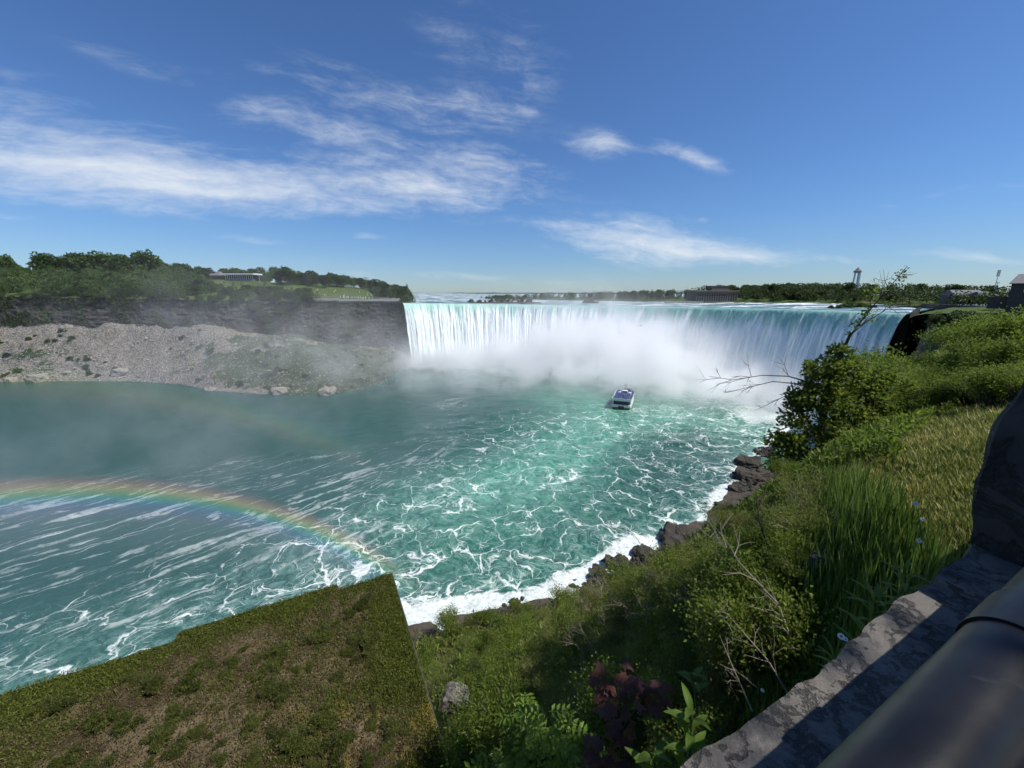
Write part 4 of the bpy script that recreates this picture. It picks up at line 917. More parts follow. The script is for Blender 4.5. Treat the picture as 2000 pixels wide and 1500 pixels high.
def fork(path, r0, g_, nsub, lsub, m, parent, name='bare_branch', off=OFF, sub2=2):
    b = MB(); path = np.asarray(path) - off; b.tube(path, np.linspace(r0, r0 * 0.25, len(path)), 5)
    for i in range(nsub):
        f = g_.uniform(0.2, 0.95) * (len(path) - 1); i0 = int(f); p0 = path[i0] * (1 - f + i0) + path[min(i0 + 1, len(path) - 1)] * (f - i0)
        tdir = nrm(path[min(i0 + 1, len(path) - 1)] - path[i0]); dr = nrm(tdir * 0.8 + g_.normal(size=3) * 0.55); L_ = lsub * g_.uniform(0.5, 1.2)
        e1p = p0 + dr * L_ * 0.5 + g_.normal(size=3) * 0.04 * L_; e2p = p0 + dr * L_ + g_.normal(size=3) * 0.1 * L_
        b.tube([p0, e1p, e2p], [r0 * 0.42, r0 * 0.3, r0 * 0.13], 4, False)
        for j in range(sub2):
            dr2 = nrm(dr + g_.normal(size=3) * 0.6); b.tube([e1p, e1p + dr2 * L_ * 0.3, e1p + dr2 * L_ * 0.5 + g_.normal(size=3) * 0.05], [r0 * 0.25, r0 * 0.18, r0 * 0.1], 3, False)
    return put(name, b.me(name, m, True), parent)
gb = np.random.default_rng(88)
fork(px_path([(1640, 690, 12), (1665, 650, 12), (1695, 610, 12), (1730, 570, 12), (1772, 520, 12)]), 0.028, gb, 9, 0.7, M['dark_twig'], te)
fork(px_path([(1660, 655, 12), (1690, 630, 12.1), (1730, 605, 12.2), (1775, 575, 12.3)]), 0.02, gb, 6, 0.5, M['dark_twig'], te)
fork(px_path([(1575, 745, 12), (1540, 735, 12.1), (1490, 733, 12.2), (1430, 742, 12.3), (1385, 735, 12.3)]), 0.022, gb, 9, 0.75, M['dark_twig'], te)
fork(px_path([(1560, 750, 12), (1510, 745, 12), (1460, 757, 12), (1412, 768, 12)]), 0.018, gb, 7, 0.6, M['dark_twig'], te)
fork(px_path([(1560, 765, 12), (1530, 775, 12), (1500, 790, 12), (1478, 800, 12)]), 0.016, gb, 6, 0.45, M['dark_twig'], te)
fork(px_path([(1550, 830, 11.8), (1510, 845, 11.7), (1470, 858, 11.7), (1445, 880, 11.7)]), 0.016, gb, 6, 0.45, M['dark_twig'], te)
C, A = [], []
for (px, row) in ((1745, 556), (1755, 545), (1768, 528), (1720, 565), (1700, 570), (1690, 605), (1700, 620), (1680, 625), (1740, 592), (1665, 645), (1760, 538), (1695, 612), (1716, 560), (1672, 632)):
    c = at_y(px, row, 12) - OFF; C.append(c + gb.normal(size=(14, 3)) * 0.07); A.append(sph(gb, 14))
C, A = np.vstack(C), np.vstack(A); V, T, I = leaves(C, A, 0.10, 0.06, gb.uniform(0.4, 0.9, len(C)), gb)
put('twig_leaves', mesh('twig_leaves', V, T, M['leaf_near'], {'tint': I}, smooth=False), te)

# ---- dead branches on the bank
def dead(pts, r0, nsub, ls, m, label, group=None, sub2=2):
    p_ = px_path(pts); return tag(fork(p_, r0, gb, nsub, ls, M[m], None, 'dead_branch', np.zeros(3), sub2), label, 'branch', group)
dead([(1620, 1370, 3.2), (1560, 1290, 3.4), (1520, 1180, 3.6), (1450, 1105, 3.9), (1410, 1060, 4.2)], 0.014, 12, 0.5, 'twig', 'long pale dead branch arching over the shaded bank')
dead([(1560, 1390, 3.0), (1500, 1290, 3.3), (1430, 1210, 3.6), (1360, 1190, 4.0)], 0.010, 10, 0.4, 'twig', 'thin pale dead branch below the long arching one')
dead([(1470, 1390, 2.6), (1430, 1300, 2.9), (1405, 1240, 3.0)], 0.008, 5, 0.25, 'twig', 'short pale dead twig in the shade behind the parapet')
dead([(1585, 1130, 4.6), (1580, 1080, 4.7), (1605, 1035, 4.8), (1618, 995, 4.9)], 0.035, 4, 0.3, 'dark_twig', 'thick dark twisted stem among the tall grass', sub2=1)
dead([(1520, 1120, 4.6), (1500, 1065, 4.8), (1484, 1020, 5.0), (1478, 975, 5.2)], 0.026, 4, 0.3, 'dark_twig', 'thin dark stem leaning left among the tall grass', sub2=1)
for i in range(26):
    px, row = rr.uniform(1040, 1420), rr.uniform(1080, 1330); P = on_bank(px, row)
    if P is None: continue
    s, d = sd(P[0], P[1])
    if in_building(s, d): continue
    L_ = np.linalg.norm(P - np.array([0, 0, H])) * 0.09; dr = np.array([rr.uniform(-1, 0.6), rr.uniform(-0.2, 0.5), rr.uniform(0.4, 1.0)])
    Q = [P + nrm(dr) * L_ * t_ + np.array([0, 0, 0.25 * L_ * math.sin(t_ * 3)]) for t_ in (0, 0.35, 0.7, 1.0)]
    tag(fork(Q, 0.006 * L_ + 0.004, gb, 9, 0.45 * L_, M['twig'], None, 'dead_bush', np.zeros(3), 2), 'bare grey twigs of a dead bush on the bank', 'dead bush', 'dead bushes on the bank')
#@@PART3B
# ================================================================== PARAPET, RAIL, GREEN ROOF
def rock_mesh(name, dims, seed, m, n_=16, amp=0.08, rnd=0.35, freq=3.0, flatbase=False):
    """rough block: a cube grid rounded a little and broken up with noise; dims are full sizes"""
    u_ = np.linspace(-1, 1, n_); A_, B_ = np.meshgrid(u_, u_, indexing='ij'); Vs, Fs, o = [], [], 0
    for ax in range(3):
        for sg in (-1, 1):
            P_ = np.zeros((n_, n_, 3)); P_[..., ax] = sg; P_[..., (ax + 1) % 3] = A_; P_[..., (ax + 2) % 3] = B_
            f = grid_faces(n_, n_); Fs.append((f if sg > 0 else f[:, ::-1]) + o); Vs.append(P_.reshape(-1, 3)); o += n_ * n_
    V = np.vstack(Vs); sp = nrm(V); V = V * (1 - rnd) + sp * rnd * 1.25
    d_ = np.asarray(dims, float) / 2; W = V * d_; q = W * freq + seed * 7.3
    k_ = fbm(q[:, 0], q[:, 1], q[:, 2], o=4, s=seed); cr_ = np.abs(fbm(q[:, 0] * 0.7 + 9, q[:, 1] * 0.7, q[:, 2] * 0.7, o=3, s=seed + 5))
    W = W + sp * ((k_ + 0.5 * (0.25 - cr_))[:, None] * amp)
    return mesh(name, W, np.vstack(Fs), m, smooth=False)
m, k = mat('wall_stone')
p = k.pos()
c = k.mix(k.noise(p, 7.0, 8.0, 0.68), (0.075, 0.072, 0.067), (0.27, 0.245, 0.21))
c = k.mix(k.m('MULTIPLY', k.smooth(k.noise(p, 4.5, 8.0, 0.68, 0.1), 0.50, 0.62), 0.7), c, (0.055, 0.055, 0.056))
c = k.mix(k.smooth(k.noise(p, 22.0, 4.0, 0.6), 0.66, 0.78), c, (0.30, 0.28, 0.25))
cr1 = k.m('ABSOLUTE', k.m('SUBTRACT', k.noise(k.v('MULTIPLY', p, (1.0, 1.0, 2.2)), 8.0, 8.0, 0.68, 0.15), 0.5))
k.out(k.bsdf(c, 0.9, 0.2, k.bump(k.m('ADD', k.noise(p, 26.0, 8.0, 0.7), k.m('MULTIPLY', k.smooth(cr1, 0.0, 0.03), 0.8)), 1.0, 0.016)))
M['wall_stone'] = m
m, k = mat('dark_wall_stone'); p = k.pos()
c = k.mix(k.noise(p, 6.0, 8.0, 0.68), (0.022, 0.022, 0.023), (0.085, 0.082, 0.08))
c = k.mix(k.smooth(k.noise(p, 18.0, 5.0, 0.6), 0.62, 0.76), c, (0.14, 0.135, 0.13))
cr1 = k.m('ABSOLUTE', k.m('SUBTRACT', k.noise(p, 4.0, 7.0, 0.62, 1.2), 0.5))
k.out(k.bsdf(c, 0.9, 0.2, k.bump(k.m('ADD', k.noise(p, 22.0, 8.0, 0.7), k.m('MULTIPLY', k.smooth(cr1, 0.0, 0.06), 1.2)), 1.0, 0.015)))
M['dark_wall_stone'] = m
UA = math.atan2(U[1], U[0])
def sdp(s, d, z): x, y = xy(s, d); return np.array([x, y, z])
wall = empty('stone_parapet', sdp(0, -0.2, 62.28), UA); tag(wall, 'rough grey stone parapet wall in front of the camera', 'wall')
def wpart(name, me, s, d, z):   # child placed in the wall's own frame
    return put(name, me, wall, (s, d + 0.2, z - 62.28))
rw = random.Random(3); s0 = -1.55
for i, L_ in enumerate((0.62, 0.95, 0.90, 0.68, 0.60, 0.7, 0.65, 0.72, 0.6, 0.7, 0.66)):
    me_ = rock_mesh('coping_stone', (L_ + 0.02, 0.40, 0.20), 300 + i, M['wall_stone'], 40, 0.035, 0.10, 5.0)
    o = wpart('coping_stone', me_, s0 + L_ / 2, -0.185 + rw.uniform(-0.008, 0.008), 63.145 + rw.uniform(-0.008, 0.006)); s0 += L_
sb = -1.6
for i in range(17):
    L_ = rw.uniform(0.45, 0.7)
    for j in range(3):
        wpart('stone', rock_mesh('stone', (L_ + 0.03, 0.40, 0.50), 320 + i * 3 + j, M['wall_stone'], 12, 0.04, 0.22, 4.0), sb + L_ / 2 + 0.12 * (j % 2), -0.205, 61.55 + 0.47 * j + 0.05)
    sb += L_
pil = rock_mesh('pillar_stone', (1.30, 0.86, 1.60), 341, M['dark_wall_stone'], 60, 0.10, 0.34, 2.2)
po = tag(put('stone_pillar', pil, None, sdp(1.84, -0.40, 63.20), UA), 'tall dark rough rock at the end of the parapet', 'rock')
# rail
m, k = mat('rail_paint'); p = k.pos()
c = k.mix(k.noise(p, 40.0, 5.0, 0.6), (0.007, 0.007, 0.008), (0.014, 0.0145, 0.017))
c = k.mix(k.smooth(k.noise(p, 9.0, 6.0, 0.65, 0.6), 0.62, 0.75), c, (0.035, 0.035, 0.036))
k.out(k.bsdf(c, k.lin(k.noise(p, 14.0, 5.0), 0.3, 0.7, 0.28, 0.40), 0.2, k.bump(k.noise(p, 900.0, 2.0, 0.6), 0.25, 0.0006)))
rail = empty('handrail', sdp(-0.2, -0.213, 62.28), UA); tag(rail, 'thick dark painted metal pipe handrail along the stone parapet', 'handrail')
b = MB(); b.tube(np.stack([np.linspace(-1.4, 6.2, 60), np.zeros(60), np.full(60, 1.227)], -1), 0.05, 48)
put('pipe', b.me('pipe', m, True), rail)
for x in (-0.9, 0.55, 2.4, 4.3):
    b = MB(); b.tube([(x, -0.02, 0.2), (x, -0.02, 1.20)], 0.03, 20); put('post', b.me('post', m, True), rail)
    b = MB(); b.tube(np.stack([np.linspace(x - 0.06, x + 0.06, 2), np.zeros(2), np.full(2, 1.227)], -1), 0.054, 48); put('collar', b.me('collar', m, True), rail)

M['edge_metal'] = plain('edge_metal', (0.055, 0.055, 0.05), 0.7, 0.3, 0.3, 3.0)
# ---- building with a planted roof
bld = empty('green_roof_building', sdp(B_S, B_D, 44.0), UA); tag(bld, 'flat building below the parapet with a planted moss and grass roof', 'building')
def edge_d(s): return np.where(s > -0.7, B_D, np.where(s > -6.45, 17.05, 16.58))
s_min, d_min = -34.0, 3.2
def Lb(s, d, z): return np.stack([np.asarray(s) - B_S, np.asarray(d) - B_D, np.asarray(z, float) - 44.0 + 0 * np.asarray(s)], -1)
b = MB()
for (sa_, sb_, dd) in ((-0.7, B_S, B_D), (-6.45, -0.7, 17.05), (s_min, -6.45, 16.58)):
    b.box(((sa_ + sb_) / 2 - B_S, (dd + d_min) / 2 - B_D - 0.15, -2.6), (sb_ - sa_ - 0.002, dd - d_min - 0.3, 18.6))
put('wall', b.me('wall', M['concrete']), bld)
g = np.random.default_rng(401)
sg = np.linspace(s_min, B_S, 330); dg = np.linspace(0, 1, 130); SG, DG = np.meshgrid(sg, dg, indexing='ij'); DG = d_min + (edge_d(SG) - 0.0 - d_min) * DG
def hump(s, d): return 0.10 * fbm(s / 1.4, d / 1.4, o=3, s=411) + 0.05 * fbm(s / 0.35, d / 0.35, o=3, s=413)
ed = np.minimum(B_S - SG, edge_d(SG) - DG)
zr = B_Z + hump(SG, DG) * ss(ed, 0.0, 0.5)
def zone(s, d):     # how green: near the edges and in patches
    e_ = np.minimum(B_S - s, edge_d(s) - d)
    return 0.62 * (1 - ss(e_, 0.2, 2.2)) + 0.60 * fbm(s / 2.3, d / 2.3, o=4, s=421) - 0.10
m, k = mat('roof_moss'); p = k.pos(); zg = k.attr('green').outputs['Fac']; ye = k.attr('yellow').outputs['Fac']
br = k.mix(k.noise(p, 3.5, 6.0, 0.65), k.mix(k.smooth(k.noise(p, 0.9, 5.0, 0.65), 0.45, 0.62), (0.034, 0.026, 0.013), (0.105, 0.080, 0.046)), k.mix(k.smooth(k.noise(p, 0.7, 5.0, 0.65), 0.42, 0.6), (0.085, 0.065, 0.034), (0.25, 0.195, 0.115)))
gn = k.mix(k.noise(p, 5.0, 6.0, 0.65), (0.020, 0.028, 0.007), (0.065, 0.082, 0.015))
c = k.mix(k.smooth(k.m('ADD', zg, k.m('MULTIPLY', k.m('SUBTRACT', k.noise(p, 2.5, 5.0, 0.6), 0.5), 0.9)), 0.12, 0.42), br, gn)
c = k.mix(ye, c, k.mix(k.noise(p, 8.0, 5.0), (0.16, 0.12, 0.02), (0.34, 0.26, 0.05)))
k.out(k.bsdf(c, 0.95, 0.1, k.bump(k.noise(p, 9.0, 7.0, 0.7), 1.0, 0.12)))
def yellow(s, d): return ss(fbm(s / 1.6 + 3, d / 1.6, o=3, s=431), 0.12, 0.4) * ss(d, 13.0, 9.5)
V = Lb(SG, DG, zr)
put('roof_planting', mesh('roof_planting', V.reshape(-1, 3), grid_faces(330, 130), m, {'green': zone(SG, DG).ravel(), 'yellow': yellow(SG, DG).ravel()}), bld)
b = MB()
b.box((0.025, (d_min - B_D) / 2, 6.72), (0.04, B_D - d_min, 0.56)); put('roof_edge', b.me('roof_edge', M['edge_metal']), bld)
# leaves and tussocks of the planting
ns = 260000; s = g.uniform(-16, B_S - 0.02, ns * 3); d = g.uniform(6.0, 17.05, ns * 3)
x, y = xy(s, d); dist = np.sqrt(x * x + y * y + 169); w = 1 / dist ** 2; kp = (g.random(ns * 3) < w / w.max() * 0.75) & (d < edge_d(s) - 0.02); s, d, dist = s[kp], d[kp], dist[kp]
zn = zone(s, d) + 0.22 * g.normal(size=len(s)); kp = g.random(len(s)) < np.clip(0.22 + zn * 1.5, 0.10, 1.0); s, d, zn, dist = s[kp], d[kp], zn[kp], dist[kp]
P = Lb(s, d, B_Z + hump(s, d)); P[:, 2] += g.uniform(0, 0.07, len(s)) * (0.5 + np.clip(zn, 0, 1.2))
A = nrm(g.normal(size=P.shape) * 0.6 + np.array([0, 0, 0.9])); gl_ = zn > 0.22
def rl(sel, m_, t_, L_, nm):
    V, T, I = leaves(P[sel], A[sel], L_ * g.uniform(0.5, 1.4, sel.sum()), L_ * 0.42, np.clip(t_[sel] + g.normal(size=sel.sum()) * 0.18, 0, 1), g, 0.4)
    tag(put(nm, mesh(nm, V, T, M[m_], {'tint': I}, smooth=False), bld), kind='stuff')
M['roof_leaf'] = leafmat('roof_leaf', [(0.024, 0.032, 0.007), (0.066, 0.085, 0.014), (0.15, 0.17, 0.03)], 0.3)
M['roof_straw'] = leafmat('roof_straw', [(0.036, 0.026, 0.012), (0.095, 0.070, 0.036), (0.21, 0.16, 0.085)], 0.2)
rl(gl_, 'roof_leaf', 0.40 + 0.35 * zn, 0.085, 'roof_leaves'); rl(~gl_, 'roof_straw', 0.45 + zn, 0.085, 'roof_straw')
tus = [bush_proto(440 + i, 0.36, 0.34, 110, 16, 0.075, 0.024, 'leaf_olive', 'twig', clus=0.12, tint0=0.22) for i in range(3)]
rt = random.Random(9); nk = 0
while nk < 130:
    s = rt.uniform(-12, 1.0); d = rt.uniform(6.6, 15.4); q = sdp(s, d, B_Z); px, row, zc = proj(q)
    if not (-60 < px < 900 and row < 1540): continue
    if float(zone(np.array([s]), np.array([d]))[0]) > 0.45: continue
    fm, sm = rt.choice(tus); e = empty('roof_tussock', q + np.array([0, 0, float(hump(np.array([s]), np.array([d]))[0]) - 0.03]), rt.uniform(0, 6)); k_ = rt.choice((0.35, 0.4, 0.5, 0.6, 0.9)) * rt.uniform(0.8, 1.2); e.scale = (k_, k_, k_ * rt.uniform(0.7, 1.2))
    tag(e, 'dark green tussock growing in the brown roof planting', 'tussock', 'tussocks on the planted roof'); put('foliage', fm, e); put('stem', sm, e); nk += 1
# stone outcrop beside the roof
q = on_bank(893, 1352, 8, 30)
tag(put('boulder', rock_mesh('boulder', (0.9, 0.6, 0.7), 451, M['wall_stone'], 16, 0.16, 0.4, 2.5), None, sdp(2.6, 10.2, 50.2)), 'pale grey boulder beside the corner of the planted roof', 'boulder')

q = sdp(4.9, 1.7, 0); s_, d_ = sd(q[0], q[1]); q[2] = float(near_z(s_, d_)) - 0.02
tag(put('boulder', rock_mesh('boulder', (0.42, 0.36, 0.36), 452, M['dark_wall_stone'], 22, 0.12, 0.4, 3.0), None, q, 0.4), 'dark rock jutting from the grass shelf among weeds', 'boulder')
# ---- rocks along the near shore
m, k = mat('shore_rock'); p = k.objc()
c = k.mix(k.noise(p, 0.9, 6.0, 0.65), (0.018, 0.016, 0.013), (0.072, 0.062, 0.050))
k.out(k.bsdf(c, 0.75, 0.3, k.bump(k.noise(p, 2.0, 7.0, 0.68), 1.0, 0.3)))
for i, (px, row, w_, lab) in enumerate([(1330, 1062, 11, 'large brown rock jutting into the foam at the water edge'), (1205, 1102, 5, 'flat brown rock lying in white foam'), (1168, 1122, 4, 'small dark rock beside the flat one in the foam'), (1462, 905, 9, 'dark rock point at the water below the leaning tree'),
                                 (1440, 958, 5, 'low reddish rock in the shallows below the leaning tree'), (1470, 935, 9, 'rubble heap of brown rock above the shallows'), (1265, 1085, 6, 'brown rock shelf between foam and bank')]):
    P = at_z(px, row, 0.3); tag(put('shore_rock', rock_mesh('shore_rock', (w_, w_ * 0.75, w_ * 0.42), 460 + i, m, 18, 0.24 * w_, 0.35, 3.2 / w_), None, P, rr.uniform(0, 3)), lab, 'rock')
gt = np.random.default_rng(65); nr_ = 3600; s = gt.uniform(-6, 190, nr_); d = D0(s) - 3.2 + gt.normal(size=nr_) * 2.0; kp = fbm(s / 8, s * 0 + 4, o=3, s=67) > 0.02; s, d = s[kp], d[kp]; nr_ = len(s); C = near_xyz(s, d); C[:, 2] = np.maximum(C[:, 2], 0.0)
sz = 0.30 * gt.lognormal(0, 0.6, nr_) + 0.10; oc2 = nrm(np.array([(0, 1, 1.618), (0, -1, 1.618), (0, 1, -1.618), (0, -1, -1.618), (1, 1.618, 0), (-1, 1.618, 0), (1, -1.618, 0), (-1, -1.618, 0), (1.618, 0, 1), (-1.618, 0, 1), (1.618, 0, -1), (-1.618, 0, -1)], float))
ic = np.array([(0, 1, 8), (0, 8, 4), (0, 4, 5), (0, 5, 9), (0, 9, 1), (1, 6, 8), (8, 6, 10), (8, 10, 4), (4, 10, 2), (4, 2, 5), (5, 2, 11), (5, 11, 9), (9, 11, 7), (9, 7, 1), (1, 7, 6), (3, 6, 7), (3, 7, 11), (3, 11, 2), (3, 2, 10), (3, 10, 6)])
V = (C[:, None] + oc2[None] * (1 + 0.28 * gt.normal(size=(nr_, 12, 1))) * sz[:, None, None] * (0.7 + 0.6 * gt.random((nr_, 1, 3)))).reshape(-1, 3); T = (ic[None] + 12 * np.arange(nr_)[:, None, None]).reshape(-1, 3)
tag(put('shore_rubble', mesh('shore_rubble', V, T, m, smooth=False)), 'broken brown stones along the near water edge', kind='stuff')

# ================================================================== SHOWY PLANTS BY THE PARAPET
def maple_mesh():
    a = [(0, 0), (0.10, 0.05), (0.34, -0.06), (0.28, 0.12), (0.52, 0.22), (0.38, 0.30), (0.46, 0.50), (0.26, 0.46), (0.20, 0.58), (0.13, 0.72), (0, 1.0)]
    a = a + [(-x, y) for x, y in a[-2:0:-1]]
    V = np.array([(x, y, -0.25 * x * x - 0.12 * y * y + 0.03 * math.sin(9 * x)) for x, y in a] + [(0, 0.35, 0.05)]); n_ = len(a)
    T = [[i, (i + 1) % n_, n_] for i in range(n_)]
    return mesh('leaf', V, T, M['maple'], {'tint': np.full(len(V), 0.5)}, smooth=True)
from mathutils import Matrix
def orient(A, N_):
    A = nrm(np.asarray(A, float)); X_ = nrm(np.cross(A, N_)); Z_ = np.cross(X_, A)
    return Matrix(((X_[0], A[0], Z_[0]), (X_[1], A[1], Z_[1]), (X_[2], A[2], Z_[2]))).to_quaternion()
def leafy(name, base, label, cat, stems, lm, spots, size, m_stem, g_):
    e = empty(name, base); tag(e, label, cat)
    b = MB()
    for st_ in stems: b.tube(px_path(st_) - base, np.linspace(0.008, 0.003, len(st_)), 5)
    put('stem', b.me('stem', M[m_stem], True), e)
    for (px, row, y, k_) in spots:
        c = at_y(px, row, y); tocam = nrm(np.array([0, 0, H]) - c); nn = nrm(tocam * 0.55 + np.array([0, 0, 0.8]) + g_.normal(size=3) * 0.35); A = nrm(np.array([g_.normal(), g_.normal() * 0.6 - 0.2, -0.5 + 0.3 * g_.normal()])); A = nrm(A - nn * A.dot(nn) * 0.9)
        o = put('leaf', lm if not isinstance(lm, list) else lm[int(g_.integers(len(lm)))], e, c - base, scale=float(size * k_)); o.rotation_mode = 'QUATERNION'; o.rotation_quaternion = orient(A, nn)
    return e
gm = np.random.default_rng(501); mm = maple_mesh(); base = at_y(1235, 1560, 1.75); base[2] -= 0.4
sp_ = [(gm.normal(1205, 22), gm.normal(1335, 16), 1.95, gm.uniform(0.8, 1.2)) for _ in range(12)] + [(gm.normal(1268, 20), gm.normal(1345, 18), 1.95, gm.uniform(0.8, 1.2)) for _ in range(9)] + [(gm.normal(1210, 24), gm.normal(1400, 20), 1.85, gm.uniform(0.8, 1.2)) for _ in range(12)] \
    + [(gm.normal(1190, 22), gm.normal(1470, 18), 1.7, gm.uniform(0.8, 1.2)) for _ in range(14)] + [(gm.normal(1215, 12), gm.normal(1435, 14), 1.75, gm.uniform(0.5, 0.8)) for _ in range(10)] + [(gm.normal(1290, 20), gm.normal(1385, 14), 1.9, gm.uniform(0.7, 1.0)) for _ in range(6)]
leafy('maple_sapling', base, 'maple sapling with dark red leaves growing below the parapet', 'sapling', [[(1235, 1560, 1.75), (1215, 1460, 1.75), (1208, 1390, 1.85), (1205, 1330, 1.95)], [(1212, 1430, 1.8), (1250, 1380, 1.9), (1268, 1345, 1.95)]], mm, sp_, 0.095, 'dark_twig', gm)
def compound(seed, nl, L, m_):
    g_ = np.random.default_rng(seed); C, A = [], []
    for i in range(nl):
        t_ = (i // 2 + 0.6) / (nl / 2); sgn = 1 if i % 2 else -1; C.append((0, t_, -0.12 * t_ * t_)); A.append((sgn * 0.9, 0.55, -0.15))
    C.append((0, 1.0, -0.12)); A.append((0, 1, -0.3))
    V, T, I = leaves(np.array(C, float), np.array(A, float), L, L * 0.42, g_.uniform(0.3, 0.9, len(C)), g_, 0.95)
    b = MB(); 
    V2 = np.array([(-0.008, 0, 0), (0.008, 0, 0), (0.004, 1.0, -0.12), (-0.004, 1.0, -0.12)]); o = len(V)
    return mesh('leaf', np.vstack([V, V2]), np.vstack([T, [[o, o + 1, o + 2], [o, o + 2, o + 3]]]), M[m_], {'tint': np.concatenate([I, np.full(4, 0.4)])}, smooth=False)
cm = [compound(510 + i, 8, 0.42, 'leaf_bright') for i in range(3)]; ga = np.random.default_rng(511)
base = at_y(1060, 1580, 2.6); base[2] -= 0.4
sp_ = [(ga.normal(1075, 24), ga.normal(1455, 34), ga.uniform(2.4, 2.9), ga.uniform(0.7, 1.25)) for _ in range(44)] + [(ga.normal(1040, 20), ga.normal(1410, 22), 2.8, ga.uniform(0.7, 1.1)) for _ in range(16)] + [(ga.normal(990, 26), ga.normal(1490, 14), 2.6, ga.uniform(0.7, 1.1)) for _ in range(14)] + [(ga.normal(1020, 14), ga.normal(1360, 12), 2.9, ga.uniform(0.6, 0.9)) for _ in range(6)]
leafy('ash_sapling', base, 'bright green sapling with many small leaflets below the parapet', 'sapling', [[(1060, 1580, 2.6), (1065, 1480, 2.6), (1075, 1400, 2.7)], [(1062, 1520, 2.6), (1035, 1430, 2.75), (1020, 1360, 2.9)], [(1060, 1560, 2.6), (1000, 1500, 2.6)]], cm, sp_, 0.19, 'dark_twig', ga)
def blade_leaf(w, m_, t0=0.6):
    y_ = np.linspace(0, 1, 7); hw = w * np.sin(np.pi * np.clip(y_ * 0.93 + 0.05, 0, 1)) ** 0.8; z_ = 0.10 * np.sin(y_ * 2.2) - 0.35 * y_ ** 2
    V = np.concatenate([np.stack([-hw, y_, z_ + hw * 0.4], -1), np.stack([0 * y_, y_, z_], -1), np.stack([hw, y_, z_ + hw * 0.4], -1)]); F_ = []
    for i in range(6): F_ += [[i, i + 1, i + 8, i + 7], [i + 7, i + 8, i + 15, i + 14]]
    return mesh('leaf', V, F_, M[m_], {'tint': np.full(21, t0)}, smooth=True)
def stalk(name, label, pts, lm, nl, size, lo, hi, g_, m_='grass', up=0.55, cat='plant', rad=0.006):
    P_ = px_path(pts); base = P_[0]; e = empty(name, base); tag(e, label, cat)
    b = MB(); b.tube(P_ - base, np.linspace(rad, rad * 0.5, len(P_)), 6); put('stem', b.me('stem', M['stalk'], True), e)
    for i in range(nl):
        f = (lo + (hi - lo) * i / max(1, nl - 1)) * (len(P_) - 1); i0 = min(int(f), len(P_) - 2); c = P_[i0] * (1 - f + i0) + P_[i0 + 1] * (f - i0)
        a_ = i * 2.4 + g_.uniform(-0.4, 0.4); A = np.array([math.cos(a_), math.sin(a_), up + g_.uniform(-0.2, 0.2)])
        o = put('leaf', lm, e, c - base, scale=float(size * g_.uniform(0.75, 1.15) * (1.0 - 0.35 * i / nl))); o.rotation_mode = 'QUATERNION'; o.rotation_quaternion = orient(A, np.array([0, 0, 1.0]))
    return e
M['stalk'] = plain('stalk', (0.09, 0.12, 0.03), 0.7, 0.2, 0.2, 8.0)
gs = np.random.default_rng(521); lance = blade_leaf(0.075, 'grass', 0.75); broad = blade_leaf(0.15, 'leaf_bright', 0.35)
stalk('lance_leaved_plant', 'sunlit plant with long narrow leaves at the parapet edge', [(1700, 1330, 1.18), (1698, 1260, 1.18), (1706, 1200, 1.2), (1712, 1165, 1.22)], lance, 24, 0.15, 0.1, 0.98, gs, up=0.9)
stalk('lance_leaved_plant', 'small narrow leaved plant low at the parapet edge', [(1640, 1345, 1.0), (1632, 1300, 1.02), (1628, 1280, 1.05)], lance, 12, 0.09, 0.1, 0.95, gs, up=0.8)
stalk('lance_leaved_plant', 'narrow leaved plant in the shade beside the dark rock', [(1770, 1230, 1.55), (1765, 1170, 1.55), (1768, 1110, 1.6)], lance, 18, 0.15, 0.2, 0.98, gs, up=0.6)
stalk('broad_leaved_plant', 'tall plant with broad pale green leaves at the picture bottom', [(1340, 1560, 0.92), (1345, 1480, 0.95), (1352, 1425, 1.0), (1350, 1385, 1.02)], broad, 13, 0.12, 0.1, 0.98, gs, up=0.7)
stalk('broad_leaved_plant', 'short pale green plant at the bottom beside the tall one', [(1285, 1580, 0.95), (1282, 1510, 0.97), (1272, 1470, 1.0)], broad, 6, 0.13, 0.2, 0.98, gs, up=0.9)
stalk('broad_leaved_plant', 'slim seedling standing in the shaded bank', [(1362, 1400, 1.6), (1356, 1340, 1.6), (1350, 1315, 1.62)], broad, 6, 0.10, 0.4, 0.98, gs, up=0.6)
